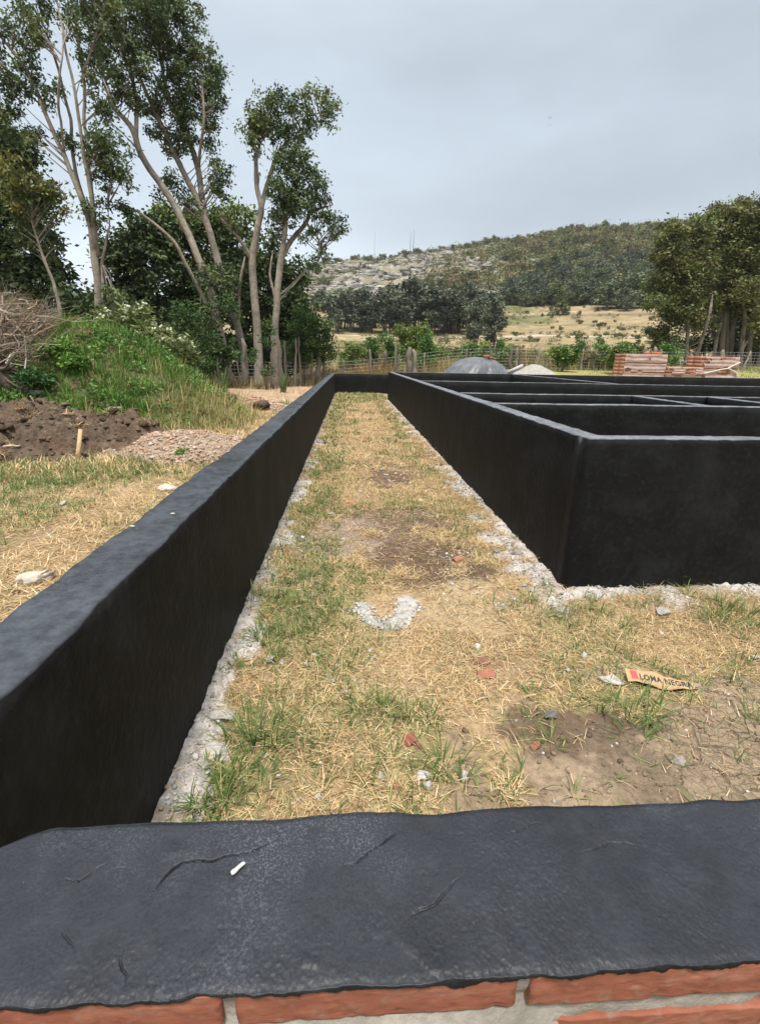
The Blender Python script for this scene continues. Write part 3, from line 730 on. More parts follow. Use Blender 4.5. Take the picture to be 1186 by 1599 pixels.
tag(obj('rubble', mesh('rubble', V, F, C), M_STONE), 'pale crumbs of mortar and gravel at the foot of the walls', kind='stuff')

def stone(px, py, dims, col, label, cat, name='stone', sub=3, seed=0, rough=.08, cuts=9, box=False, z=None, group=None, mat=None, tilt=.0, rz=None, sink=.3):
    p = on_z(px, py); V, F = rock_verts(dims, sub, cuts, seed, rough, box)
    c = np.array(col) * (.7 + .6 * fbm3(V * 60, seed))[:, None]
    kd = np.clip(.75 - (V[:, 2] / dims[2] + .5) * 1.1 + .5 * (fbm3(V * 50, seed + 9) - .5), 0, .8)[:, None]; c = c * (1 - kd) + np.array([.36, .27, .17]) * kd
    o = obj(name, mesh(name, V, F, c), mat or M_STONE, None, (p[0], p[1], float(gz(p[0], p[1])) + dims[2] * (.5 - sink)))
    r = np.random.default_rng(seed); o.rotation_euler = (r.normal(0, .12) + tilt, r.normal(0, .12), r.uniform(0, 6.28) if rz is None else rz)
    return tag(o, label, cat, group)
BR = (.26, .12, .08); GB = 'broken brick shards in the straw'
stone(752, 1036, (.085, .05, .03), (.24, .115, .085), 'darker, farther one of the two brick shards lying together in the straw', 'brick shard', 'brick_shard', 3, 1, .05, 8, True, group=GB, tilt=.35, rz=.5, sink=.05)
stone(758, 1057, (.088, .055, .026), (.30, .13, .085), 'redder, nearer one of the two brick shards lying together in the straw', 'brick shard', 'brick_shard', 3, 2, .05, 8, True, group=GB, tilt=.3, rz=-.1, sink=.05)
stone(640, 1160, (.055, .045, .03), (.26, .10, .07), 'reddish brick shard beside a green tuft near the black wall', 'brick shard', 'brick_shard', 3, 3, .06, 8, True, group=GB, rz=.3, sink=.1)
stone(653, 1168, (.028, .026, .02), BR, 'small orange brick crumb touching the reddish shard', 'brick shard', 'brick_shard', 2, 4, .06, 8, True, group=GB)
stone(715, 878, (.075, .06, .04), (.33, .15, .09), 'orange brick lump at the edge of the dark soil patch', 'brick shard', 'brick_shard', 3, 5, .05, 7, True, group=GB, rz=.2, sink=.1)
stone(455, 1037, (.02, .045, .018), BR, 'tiny upright orange brick sliver beside a grey clod', 'brick shard', 'brick_shard', 2, 6, .06, 8, True, group=GB, rz=0)
stone(545, 787, (.12, .05, .035), (.45, .20, .09), 'orange brick sliver far up the straw strip on the left', 'brick shard', 'brick_shard', 2, 7, .06, 8, True, group=GB, rz=.5)
stone(646, 755, (.06, .05, .03), BR, 'small brick crumb just right of the farther soil patch', 'brick shard', 'brick_shard', 2, 8, .06, 8, True, group=GB)
stone(500, 733, (.12, .07, .04), (.40, .20, .13), 'dull brick lump beside the left rubble strip', 'brick shard', 'brick_shard', 2, 9, .06, 8, True, group=GB)
stone(973, 973, (.03, .03, .02), (.32, .14, .08), 'small orange crumb in front of the raised wall', 'brick shard', 'brick_shard', 2, 10, .06, 8, True, group=GB)
stone(835, 1165, (.05, .03, .016), (.27, .12, .08), 'flat reddish shard on the dark damp soil', 'brick shard', 'brick_shard', 2, 11, .06, 8, True, group=GB)
stone(618, 1232, (.024, .022, .016), BR, 'brick crumb lying closest to the near wall', 'brick shard', 'brick_shard', 2, 12, .06, 8, True, group=GB)
GC = 'grey mortar clods on the ground'
for i, (px, py, d, lab, sh) in enumerate([
        (952, 1066, (.13, .12, .03), 'flat crumbly mortar clod left of the torn paper', 1.0), (422, 1034, (.07, .045, .035), 'dark jagged clod by the left rubble strip', .62),
        (440, 1037, (.045, .035, .03), 'grey clod next to the tiny brick sliver', .85), (478, 1042, (.035, .03, .024), 'squarish grey pebble right of the brick sliver', .7),
        (490, 1022, (.08, .04, .02), 'flat pale clod between two green tufts', 1.05), (577, 1018, (.035, .03, .024), 'grey pebble just below the curved mortar patch', .95),
        (584, 1027, (.05, .04, .02), 'flat clod below the curved mortar patch', .8), (745, 1012, (.045, .04, .03), 'whitish pebble above the brick shards', 1.15),
        (520, 1064, (.03, .028, .022), 'white pebble in the middle of the straw', 1.2), (553, 1063, (.022, .02, .016), 'small white pebble right of the middle one', 1.2),
        (660, 1215, (.07, .065, .035), 'pale clod in front of the green tuft near the near wall', 1.1), (668, 1232, (.045, .04, .03), 'grey clod touching the pale one near the near wall', .85),
        (500, 1195, (.026, .024, .02), 'white pebble left of centre near the near wall', 1.25), (595, 1216, (.04, .03, .025), 'angular grey pebble near the near wall', .85),
        (1035, 960, (.14, .09, .05), 'broad clod below the raised wall face', .8), (912, 1025, (.05, .04, .03), 'grey clod in straw above the torn paper', .9),
        (805, 868, (.12, .08, .05), 'dark clod beside the raised wall rubble', .6), (775, 862, (.09, .07, .04), 'dark flat clod left of its neighbour by the raised wall', .55),
        (470, 846, (.09, .06, .045), 'dark clod among grass by the left wall', .45), (516, 804, (.08, .06, .05), 'grey stone left of the dark soil patch', .75),
        (352, 1120, (.11, .09, .035), 'rounded pale mortar lump against the left wall', .95), (340, 1180, (.15, .11, .035), 'largest pale mortar lump against the left wall', .98),
        (886, 1048, (.04, .03, .03), 'small clod above the left end of the torn paper', .85), (1178, 1030, (.05, .04, .03), 'pale clod at the right edge of the straw', 1.0),
        (540, 1080, (.022, .02, .018), 'white pebble below the small pair', 1.15), (497, 1248, (.03, .03, .02), 'pebble at the foot of the near wall', .9),
        (860, 1120, (.09, .05, .03), 'dark soil clod at the top of the damp patch', .35), (1060, 1190, (.07, .05, .02), 'dry earth clod in the cracked soil', .62), (725, 1215, (.05, .04, .03), 'grey clod right of the pale ones near the near wall', .95)]):
    stone(px, py, d, tuple(sh * c for c in (.42, .39, .365)), lab, 'clod', 'mortar_clod', 4, 40 + i, .34, 10, False, group=GC, sink=.22)
stone(62, 903, (.30, .17, .12), (.46, .41, .34), 'pale flat stone beside the left wall, the nearest in the field', 'stone', 'field_stone', 4, 90, .3, 9, group='pale stones in the left field', rz=.2)
stone(265, 764, (.28, .15, .11), (.44, .41, .37), 'whitish stone halfway along the left wall in the field', 'stone', 'field_stone', 4, 91, .3, 9, group='pale stones in the left field', rz=.1)
stone(98, 785, (.10, .08, .05), (.5, .47, .42), 'small grey stone in the green field grass', 'stone', 'field_stone', 2, 92, .08, 8, group='pale stones in the left field')

# curved patch of spilt mortar
ur = [on_z(*p)[:2] for p in [(566, 945), (572, 962), (590, 975), (615, 974), (630, 958), (636, 940)]]
xx, yy = np.meshgrid(np.arange(-.08, .62, .006), np.arange(2.36, 2.92, .006), indexing='ij')
q = spline(ur, 40); dd = seg_dist(xx, yy, q); tt = np.clip((xx - ur[0][0]) / (ur[-1][0] - ur[0][0]), 0, 1)
wid = .05 + .045 * tt + .03 * (fbm(xx * 14, yy * 14, 95, 4) - .5)
hh = .016 * (1 - sstep(wid * .3, wid, dd)) - .006 + (fbm(xx * 40, yy * 40, 96, 4) - .5) * .022 * (1 - sstep(wid * .8, wid, dd))
zz_ = gz(xx, yy) + hh
keep = (dd < wid * 1.06).ravel(); Fg = grid_faces(*xx.shape); Fg = Fg[keep[Fg].all(1)]
V = np.stack([xx, yy, zz_], -1).reshape(-1, 3); used = np.unique(Fg); mp_ = np.zeros(len(V), int); mp_[used] = np.arange(len(used))
cc = np.array([.42, .395, .365]) * (.5 + .7 * fbm(xx * 50, yy * 50, 97, 4)).reshape(-1, 1)
pm = thing('mortar_patch', 'curved horseshoe of spilt pale mortar in the straw', 'mortar patch', (0, 0, 0))
obj('crust', mesh('crust', V[used], mp_[Fg], cc[used], True), M_STONE, pm)
m = 520; i = rng.integers(0, 40, m); ox = rng.normal(0, .038, m) * (1 + .6 * (i / 40)); oy = rng.normal(0, .032, m)
V, F, C = pebble_field(q[i, 0] + ox, q[i, 1] + oy, rng.uniform(.004, .012, m), pebble_cols(m, .0)); V[:, 2] += .004
tag(obj('gravel', mesh('gravel', V, F, C), M_STONE, pm), kind='stuff')

# torn cement bag strip with its lettering
pl = on_z(979, 1072); pr = on_z(1096, 1088); dv = (pr - pl)[:2]; LP = float(np.hypot(*dv)); rzp = math.atan2(dv[1], dv[0])
ps = thing('torn_paper', 'torn strip of brown kraft paper printed with a red mark and black capitals', 'paper scrap', (pl[0], pl[1], float(gz(pl[0], pl[1])) + .026))
ps.rotation_euler = (RAD(16), 0, rzp)
def pz(u, v): return .006 * np.sin(u * 19 + .6) + .006 * (fbm(u * 16, v * 16 + 3, 98, 3) - .5) * 2 + .010 * np.exp(-((v + .005) / .012) ** 2) * np.sin(u * 33)
uu = np.linspace(0, LP, 90); vv_ = np.linspace(0, 1, 16); U, W_ = np.meshgrid(uu, vv_, indexing='ij')
lo = -.004 - .020 * sstep(.1, .9, U / LP) * 0 + (fbm(U * 30, U * 0, 99, 4) - .5) * .016 - .008 * sstep(.15, .5, U / LP) * (1 - sstep(.55, .8, U / LP)) + .018 * sstep(.78, 1, U / LP)
hi = .080 - .018 * sstep(.45, .56, U / LP) + (fbm(U * 30, U * 0 + 4, 99, 4) - .5) * .012 - .014 * sstep(.7, 1, U / LP)
lo = lo + .006
Vv = lo + (hi - lo) * W_
top_ = np.stack([U, Vv, pz(U, Vv)], -1).reshape(-1, 3); bot_ = top_ - np.array([0, 0, .0008])
k = (U / LP > .90).astype(float).reshape(-1, 1)
pc = np.array([.43, .295, .165]) * (1 - k) + np.array([.27, .21, .16]) * k; pc = pc * (.85 + .3 * fbm(U * 40, Vv * 40, 94, 3)).reshape(-1, 1)
nU, nV = U.shape; bd = np.r_[np.arange(nU) * nV, (nU - 1) * nV + np.arange(1, nV), np.arange(nU - 2, -1, -1) * nV + nV - 1, np.arange(nV - 2, 0, -1)]
rim = np.stack([bd, np.roll(bd, -1), np.roll(bd, -1) + nU * nV, bd + nU * nV], 1)
obj('paper', mesh('paper', np.vstack([top_, bot_]), [grid_faces(nU, nV)[:, ::-1], grid_faces(nU, nV, nU * nV), rim], np.vstack([pc, pc])), M_PAPER, ps)
tcu = bpy.data.curves.new('lettering', 'FONT'); tcu.body = 'LOMA NEGRA'; tcu.size = .046; tcu.offset = .0011; tcu.resolution_u = 3; tcu.space_character = 1.08
to = bpy.data.objects.new('lettering_source', tcu); COL.objects.link(to)
dg = bpy.context.evaluated_depsgraph_get(); tm = bpy.data.meshes.new_from_object(to.evaluated_get(dg)); bpy.data.objects.remove(to)
bm = bmesh.new(); bm.from_mesh(tm); bmesh.ops.triangulate(bm, faces=bm.faces); bmesh.ops.subdivide_edges(bm, edges=[e for e in bm.edges if e.calc_length() > .008], cuts=2); bmesh.ops.triangulate(bm, faces=bm.faces); bm.to_mesh(tm); bm.free()
co = np.zeros(len(tm.vertices) * 3); tm.vertices.foreach_get('co', co); co = co.reshape(-1, 3)
wt = co[:, 0].max(); co[:, 0] = .058 + co[:, 0] / wt * (LP * .885 - .058); co[:, 1] = .026 + co[:, 1] - .010 * (co[:, 0] / LP); co[:, 2] = pz(co[:, 0], co[:, 1]) + .0012
tm.vertices.foreach_set('co', co.ravel()); tm.update()
a_ = tm.attributes.new('Col', 'FLOAT_COLOR', 'POINT'); a_.data.foreach_set('color', np.tile([.035, .03, .03, 1], len(tm.vertices)).astype(np.float32))
obj('lettering', tm, M_INK, ps)
ue, ve = np.meshgrid(np.linspace(.020, .050, 12), np.linspace(.022, .070, 12), indexing='ij')
ue = ue + (ve - .046) * -.06
obj('red_mark', mesh('red_mark', np.stack([ue, ve, pz(ue, ve) + .0012], -1).reshape(-1, 3), grid_faces(12, 12)[:, ::-1], np.tile([.46, .085, .07], (144, 1))), M_INK, ps)
# white chip on the near wall
q = [on_z(*p, ZL) for p in [(361, 1367), (367, 1363), (372, 1358), (379, 1352), (383, 1351)]]
mb = MB(); mb.tube(spline(np.array(q) + [0, 0, .003], 14), np.interp(np.linspace(0, 1, 14), [0, .12, .4, .8, 1], [.0024, .0034, .0027, .0023, .001]), 8, (.60, .585, .55))
tag(obj('white_chip', mb.me('white_chip', True), M_STONE), 'small curved white chip lying on the cracked tar coat of the near wall', 'chip')
for (px, py, lab) in [(207, 824, 'tiny cream leaf on the tar coated left wall top'), (270, 804, 'tiny pale crumb on the left wall top')]:
    p = on_z(px, py, ZL); V, F = rock_verts((.022, .012, .006), 2, 6, 5); tag(obj('pale_crumb', mesh('pale_crumb', V, F, np.tile([.6, .55, .4], (len(V), 1))), M_STONE, None, (p[0], p[1], ZL + .006)), lab, 'crumb', 'crumbs on the left wall')

# ------------------------------------------------------------------ heaps on the left
def heap(name, xr, yr, res, hf, colf, mat, sm=True):
    x = np.arange(xr[0], xr[1], res); y = np.arange(yr[0], yr[1], res); X, Y = np.meshgrid(x, y, indexing='ij')
    h = hf(X, Y); Z = ground_z(X, Y) + h - .06
    keep = (h > .0).ravel(); F = grid_faces(*X.shape); F = F[keep[F].any(1)]
    V = np.stack([X, Y, Z], -1).reshape(-1, 3); used = np.unique(F); mp2 = np.zeros(len(V), int); mp2[used] = np.arange(len(used))
    return mesh(name, V[used], mp2[F], colf(X, Y, h).reshape(-1, 3)[used], sm)
def mound_h(x, y):
    along = sstep(-1.9, -6.8, x + .25 * (y - 13)) ** 1.15; across = np.exp(-(np.abs((y - 14.2) / 2.9)) ** 2.6)
    return 2.35 * along * across * (.86 + .28 * fbm(x * .7, y * .7, 231, 3)) + (fbm(x * 3, y * 3, 232, 4) - .5) * .25 * along * across - .02
def mound_col(x, y, h):
    n = fbm(x * 2, y * 2, 233, 4); return np.where((n > .62)[..., None], np.array([.17, .12, .07]), np.array([.10, .11, .045])) * (.7 + .6 * n)[..., None]
tag(obj('mound', heap('mound', (-17, -1.5), (9.5, 19.5), .11, mound_h, mound_col, M_SOIL), M_SOIL) if False else obj('mound', heap('mound', (-17, -1.5), (9.5, 19.5), .11, mound_h, mound_col, M_SOIL), M_SOIL), 'long earth mound overgrown with green weeds on the left', kind='structure')
def soil_h(x, y):
    e = np.hypot((x + 6.3) / 3.6, (y - 8.55) / 1.75) + (fbm(x * 1.3, y * 1.3, 241, 3) - .5) * .5
    b = (1 - sstep(.40, 1.0, e)) * .52 + (1 - sstep(.8, 1.08, e)) * .12
    n = fbm(x * 3.2, y * 3.2, 242, 4); r = 1 - np.abs(2 * fbm(x * 2.3, y * 3.0, 243, 4) - 1)
    return b * (.75 + .5 * n) + (1 - sstep(.75, 1.05, e)) * ((r - .75) * .36 + (fbm(x * 9, y * 9, 244, 4) - .5) * .20)
def soil_col(x, y, h):
    n = fbm(x * 2.2, y * 2.2, 245, 4); n2 = fbm(x * 12, y * 12, 246, 3)
    c = np.array([.125, .092, .067]) * (.6 + .8 * n2)[..., None]; k = sstep(.50, .68, n)[..., None] * .8
    c = c * (1 - k) + np.array([.15, .10, .068]) * k
    k = (sstep(-4.4, -3.4, x) * .6)[..., None]; return c * (1 - k) + np.array([.145, .095, .065]) * k
sh = thing('soil_heap', 'heap of dark brown turned soil with dry roots in front of the green mound', 'soil heap', (0, 0, 0))
obj('soil', heap('soil', (-11, -2.2), (6.2, 11.2), .035, soil_h, soil_col, M_SOIL), M_SOIL, sh)
def on_heap(x, y, hf): return float(ground_z(x, y) + max(float(hf(np.array([x]), np.array([y]))[0]) - .06, 0))
mb = MB()
for k in range(1500):
    x = random.uniform(-8.8, -2.9); y = random.uniform(6.7, 9.2)
    h = float(soil_h(np.array([x]), np.array([y]))[0])
    if h < .05: continue
    z = on_heap(x, y, soil_h); r_ = min(.11, .022 * math.exp(random.gauss(0, .75))); V, F = rock_verts((r_ * 2.2, r_ * 1.5, r_ * 1.2), 2 if r_ > .05 else 1, 9, 700 + k, .5)
    mb.add(V + [x, y, z + r_ * .25], F, np.array([.11, .08, .058]) * random.uniform(.6, 1.6))
tag(obj('soil_clods', mb.me('soil_clods'), M_SOIL, sh), kind='stuff')
# pale root tufts: little sheaves of straw
st = [[], [], [], 0]
for k in range(80):
    x = random.uniform(-8.5, -3.4); y = random.uniform(6.9, 9.0)
    if float(soil_h(np.array([x]), np.array([y]))[0]) < .06: continue
    z = on_heap(x, y, soil_h); m = random.randint(14, 60); a0 = random.uniform(0, 6.28); s_ = random.uniform(.10, .26)
    az = a0 + rng.normal(0, .7, m); xs_ = x + rng.normal(0, .04, m); ys_ = y + rng.normal(0, .04, m)
    put(st, *blades('r', xs_, ys_, np.full(m, z + .02), az, s_ * rng.uniform(.5, 1.2, m), rng.uniform(.006, .012, m), np.clip(rng.normal(.15, .3, m), -.3, .8), rng.uniform(0, .3, m), straw_cols(m) * 1.1))
o = finish(st, 'dry_roots', None, M_GRASS); o.parent = sh
def grav_h(x, y):
    e = np.hypot((x + 2.7) / 1.12, (y - 7.85) / .95) + (fbm(x * 1.7, y * 1.7, 251, 4) - .5) * .7
    return np.maximum(.38 * (1 - e * e) * (e < 1), -.01) + (1 - sstep(.9, 1.3, e)) * (.03 + (fbm(x * 14, y * 14, 252, 3) - .5) * .05)
gp = thing('gravel_heap', 'low heap of pinkish brick gravel beside the left wall', 'gravel heap', (0, 0, 0))
obj('gravel_base', heap('gravel_base', (-4.6, -1.3), (6.5, 9.3), .03, grav_h, lambda x, y, h: np.array([.34, .26, .19]) * (.65 + .7 * fbm(x * 11, y * 11, 253, 4))[..., None], M_SOIL), M_SOIL, gp)
def heap_pebbles(hf, x0, x1, y0, y1, n, s0, pal, thr=.03):
    x = rng.uniform(x0, x1, n); y = rng.uniform(y0, y1, n); h = hf(x, y); k = h > thr; x, y, h = x[k], y[k], h[k]; n = len(x)
    V, F, C = pebble_field(x, y, np.minimum(s0 * rng.lognormal(0, .45, n), s0 * 3), pal[rng.integers(0, len(pal), n)] * rng.uniform(.75, 1.2, (n, 1)))
    V[:, 2] += np.repeat(h - .06 - micro(x, y), len(V1)); return mesh('pebbles', V, F, C)
PINK = np.array([[.39, .275, .205], [.45, .34, .26], [.33, .215, .155], [.46, .39, .32], [.38, .235, .16]])
tag(obj('pebbles', heap_pebbles(grav_h, -4.4, -1.4, 6.6, 9.2, 9000, .014, PINK), M_STONE, gp), kind='stuff')
def grav2_h(x, y):
    e = np.hypot((x + 2.9) / 1.5, (y - 14.9) / 1.0) + (fbm(x * 2, y * 2, 254, 3) - .5) * .3
    return np.maximum(.42 * (1 - e) * (e < 1), -.01) + (1 - sstep(.9, 1.1, e)) * .03
gp2 = thing('gravel_heap', 'small far heap of pink gravel with two brown earth lumps on it', 'gravel heap', (0, 0, 0))
obj('gravel_base', heap('gravel_base', (-4.8, -1.2), (13.6, 16.3), .05, grav2_h, lambda x, y, h: np.array([.36, .22, .16]) * (.65 + .7 * fbm(x * 9, y * 9, 255, 4))[..., None], M_SOIL), M_SOIL, gp2)
tag(obj('pebbles', heap_pebbles(grav2_h, -4.6, -1.3, 13.8, 16.1, 2600, .026, PINK), M_STONE, gp2), kind='stuff')
for (px, py, Y, dims, lab, cat) in [(360, 624, 14.8, (.42, .36, .40), 'dark brown earth lump on the far pink gravel, left of the pair', 'earth lump'), (408, 633, 14.2, (.52, .40, .36), 'domed brown earth lump on the far pink gravel, right of the pair', 'earth lump')]:
    p = at(px, py, Y); V, F = rock_verts(dims, 3, 5, int(px), .22); c = np.where((V[:, 2] > .08)[:, None], np.array([.13, .09, .065]), np.array([.06, .045, .035])) * (.7 + .6 * fbm3(V * 14, 3))[:, None]
    tag(obj('earth_lump', mesh('earth_lump', V, F, c), M_SOIL, None, tuple(p)), lab, cat, 'earth lumps on the far gravel')
p = on_z(122, 715); zt = at(128, 688, p[1])
mb = MB(); b0 = np.array([p[0], p[1], -.15]); mb.box((0, 0, 0), (.055, .025, .58), 0, (.50, .35, .19), .004)
o = obj('wooden_stake', mb.me('wooden_stake'), M_WOOD, None, (p[0] + .03, p[1], .14)); o.rotation_euler = (-.25, .17, .2)
tag(o, 'pale sawn wooden stake stuck in the edge of the dark soil heap', 'stake')
for i, (pts, r_, col, lab) in enumerate([([(8, 712), (20, 705), (30, 708), (36, 716)], .022, (.44, .36, .26), 'pale crooked root on the front slope of the soil heap'), ([(47, 618), (55, 630), (62, 641)], .016, (.33, .25, .18), 'thin stick poking out of the top of the soil heap'),
                                         ([(60, 512 + 5), (130, 520), (146, 500), (147, 494)], .03, (.42, .36, .27), 'bare pale branch sticking up behind the green mound top')]):
    Y = 7.3 if i == 0 else (9.0 if i == 1 else 15.5)
    P = [at(a, b, Y) for a, b in pts]
    if i == 0: P = [np.array([q[0], q[1], on_heap(q[0], q[1], soil_h) + .04]) for q in P]
    mb = MB(); mb.tube(spline(P, 14), np.linspace(r_, r_ * .5, 14), 6, col); tag(obj('dead_branch', mb.me('dead_branch', True), M_BARK), lab, 'branch', 'loose branches on the left')
def on_heaps(px, py):
    for Y in np.arange(6.5, 18, .04):
        p = at(px, py, Y); X_, Y_ = np.array([p[0]]), np.array([p[1]])
        z = float(ground_z(p[0], p[1])) + max(0.0, float(soil_h(X_, Y_)[0]) - .06, float(mound_h(X_, Y_)[0]) - .06)
        if p[2] <= z: return np.array([p[0], p[1], z])
    return p
for i, (px, py, Y, dims, lab) in enumerate([(36, 606, 10.2, (.5, .3, .14), 'grey stone block left of the mound foot'), (52, 612, 10.2, (.6, .3, .12), 'pale slab at the foot of the mound'), (160, 630, 10.9, (.5, .3, .14), 'tan slab below the green mound'), (180, 637, 10.6, (.4, .25, .12), 'whitish slab right of the tan one below the mound')]):
    p = on_heaps(px, py + 4) + [0, 0, dims[2] * .2]; V, F = rock_verts(np.array(dims) * .8, 3, 8, 800 + i, .2, True)
    tag(obj('slab', mesh('slab', V, F, np.array([(.34, .33, .31), (.38, .37, .35), (.34, .27, .2), (.40, .39, .36)][i]) * (.85 + .3 * fbm3(V * 20, i))[:, None]), M_STONE, None, tuple(p)), lab, 'slab', 'stone slabs at the mound')

# ------------------------------------------------------------------ mound growth
mg = [[], [], [], 0]
def mound_top(x, y): return ground_z(x, y) + np.maximum(mound_h(x, y) - .06, -.02)
def mound_grass(n, L, W, up, tuft, dens, cols, spread=.05):
    x = rng.uniform(-15, -1.6, n); y = rng.uniform(10, 17, n); k = (mound_h(x, y) > .02) & (rng.random(n) < dens(x, y)); x, y = x[k], y[k]
    kk = rng.integers(3, tuft + 1, len(x)); x = np.repeat(x, kk); y = np.repeat(y, kk); m = len(x); az = rng.uniform(0, 6.28, m)
    sc = np.repeat(rng.uniform(.5, 1.5, len(kk)), kk); x = x + np.sin(az) * rng.uniform(0, spread, m); y = y + np.cos(az) * rng.uniform(0, spread, m)
    put(mg, *blades('m', x, y, mound_top(x, y) - .01, az, L * sc * rng.uniform(.5, 1.25, m), W * rng.uniform(.7, 1.3, m), np.clip(rng.normal(up, .25, m), .05, .95), rng.uniform(.05, .35, m), cols(m)))
MG = np.array([[.10, .215, .035], [.13, .26, .045], [.075, .16, .03], [.17, .26, .06], [.24, .28, .10]])
def mcol(m): return MG[rng.choice(5, m, p=[.3, .25, .25, .12, .08])] * rng.uniform(.7, 1.2, (m, 1))
def dcol(m): return np.array([[.36, .29, .12], [.26, .25, .09], [.42, .33, .16], [.2, .22, .07]])[rng.integers(0, 4, m)] * rng.uniform(.7, 1.2, (m, 1))
dryness = lambda x, y: sstep(-5.8, -3.2, x + .5 * (fbm(x, y, 261, 3) - .5) * 4)
mound_grass(19000, .30, .012, .55, 9, lambda x, y: (1 - dryness(x, y)) * (.35 + .65 * sstep(.35, .55, fbm(x * 1.2, y * 1.2, 262, 3))), mcol)
mound_grass(7000, .36, .012, .6, 8, lambda x, y: .15 + .85 * dryness(x, y), dcol)
finish(mg, 'mound_grass', 'long green and yellowing grass over the earth mound', M_GRASS)

# ------------------------------------------------------------------ leaves and trees
def leaf_cloud(C, S, n_per, L, W, cols, droop=.35, flat=.75, tone=.32):
    """sprays of leaves: C (k,3) centres, S (k,) radii; returns V,F,C"""
    k = len(C); n = k * n_per; c = np.repeat(C, n_per, 0); s = np.repeat(S, n_per)
    d = rng.normal(size=(n, 3)) * .55; d[:, 2] *= flat
    P = c + d * s[:, None]
    az = rng.uniform(0, 6.28, n); el = rng.normal(-droop, .5, n)
    t = np.stack([np.cos(az) * np.cos(el), np.sin(az) * np.cos(el), np.sin(el)], 1)
    rnd = rng.normal(size=(n, 3)); u = np.cross(t, rnd); u /= np.linalg.norm(u, axis=1)[:, None] + 1e-9
    l = L * rng.uniform(.6, 1.35, n)[:, None]; w_ = W * rng.uniform(.7, 1.3, n)[:, None]
    V = np.stack([P, P + t * l * .45 + u * w_ * .5, P + t * l, P + t * l * .45 - u * w_ * .5], 1).reshape(-1, 3)
    F = np.arange(n * 4).reshape(-1, 4)
    cl = np.repeat(cols, n_per, 0) * rng.uniform(1 - tone, 1 + tone, (n, 1))
    return V, F, np.repeat(cl, 4, 0)
def sprays(centre, radii, n, shell=.55, squash=None):
    d = rng.normal(size=(n, 3)); d /= np.linalg.norm(d, axis=1)[:, None]
    r = (shell + (1 - shell) * rng.random(n)) ** 1.0; r = np.where(rng.random(n) < .25, rng.random(n), r)
    return np.asarray(centre) + d * r[:, None] * np.asarray(radii)
BARK = np.array([.27, .235, .195])
def px_tree(name, label, cat, Y, limbs, clumps, leaf=(.17, .078), spray=.31, per=56, cols=((.045, .07, .022),), dens=1.0, depth=.8, group=None, bark=BARK, ground=-.15, twigs=True, droop=.45):
    """limbs: lists of (px, py, radius in px[, dY]); clumps: (px, py, rx, ry, amount[, dY[, colour index]])"""
    base = at(limbs[0][0][0], limbs[0][0][1], Y)
    tr = thing(name, label, cat, (base[0], Y, float(ground_z(base[0], Y))), group); o0 = np.array(tr.location)
    mb = MB(); skel = []
    for li, L in enumerate(limbs):
        P = []; R_ = []
        for q in L:
            y = Y + (q[3] if len(q) > 3 else 0); P.append(at(q[0], q[1], y)); R_.append(q[2] * .64 * unit(q[0], q[1], y))
        n = max(6, len(L) * 5); P = spline(P, n); R_ = np.interp(np.linspace(0, len(L) - 1, n), np.arange(len(L)), R_)
        if li == 0: P = np.vstack([[P[0][0], P[0][1], o0[2] + ground], P]); R_ = np.r_[R_[0] * 1.35, R_]
        P = P + (fbm3(P * 1.3 + li * 5, li + 300) - .5)[:, None] * np.array([1, 1, .2]) * .12 * np.minimum(1, np.arange(len(P)) / 4)[:, None]
        c = bark * (.45 + 1.1 * fbm3(P * 3.5, 310 + li))[:, None]; R_ = R_ * np.where(np.arange(len(P)) > len(P) * .8, np.interp(np.arange(len(P)), [len(P) * .8, len(P) - 1], [1, .35]), 1)
        mb.tube(P, R_, 9, np.vstack([np.repeat(c, 9, 0), c[-1:], c[:1]])); skel.append(P)
    S = np.vstack([s[len(s) // 3:] for s in skel])
    CC = []; SS = []; KK = []
    for q in clumps:
        px, py, rx, ry, am = q[:5]; dy = q[5] if len(q) > 5 else 0; ci = q[6] if len(q) > 6 else None
        c = at(px, py, Y + dy); u_ = unit(px, py, Y + dy); rx, rz = rx * u_, ry * u_; rd = max(.5, (rx + rz) / 2 * depth)
        n = max(5, int(am * dens * (rx * rz) / (spray * spray) * 2.6))
        pts = sprays(c, (rx, rd, rz), n)
        CC.append(pts); SS.append(spray * rng.uniform(.6, 1.25, n)); base_c = np.array(cols)
        idx = rng.integers(0, len(cols), n) if ci is None else np.full(n, ci); KK.append(base_c[idx] * rng.uniform(.72, 1.3, (n, 1)))
        if twigs:
            for t in rng.choice(n, min(n, 9), replace=False):
                hd = np.hypot(S[:, 0] - pts[t][0], S[:, 1] - pts[t][1]); j = np.argmin(np.linalg.norm(S - pts[t], axis=1) + np.maximum(0, S[:, 2] - (pts[t][2] - .9 * hd)) * 2.0); a = S[j]; b = pts[t]
                if np.linalg.norm(b - a) > 2.4: continue
                m_ = (a + b) / 2 + rng.normal(0, .12, 3) * np.linalg.norm(b - a) * .5
                P = spline([a, m_, b], 7); mb.tube(P, np.linspace(.028, .010, 7), 4, bark * .85, False)
    tme = mb.me('trunk', True); tme.transform(Matrix.Translation(-Vector(o0))); obj('trunk', tme, M_BARK, tr)
    V, F, C = leaf_cloud(np.vstack(CC), np.concatenate(SS), per, leaf[0], leaf[1], np.vstack(KK), droop)
    obj('crown', mesh('crown', V - o0, F, C), M_LEAF, tr)
    return tr
DK = ((.056, .088, .036), (.07, .108, .042), (.09, .13, .052), (.112, .158, .064))
DKD = ((.042, .068, .026), (.056, .088, .031), (.07, .105, .036), (.09, .125, .042))
OL = ((.10, .105, .03), (.085, .10, .028), (.12, .115, .035), (.06, .08, .024))
MIX = DK + ((.135, .17, .058),)
GL = 'tall trees at the left'
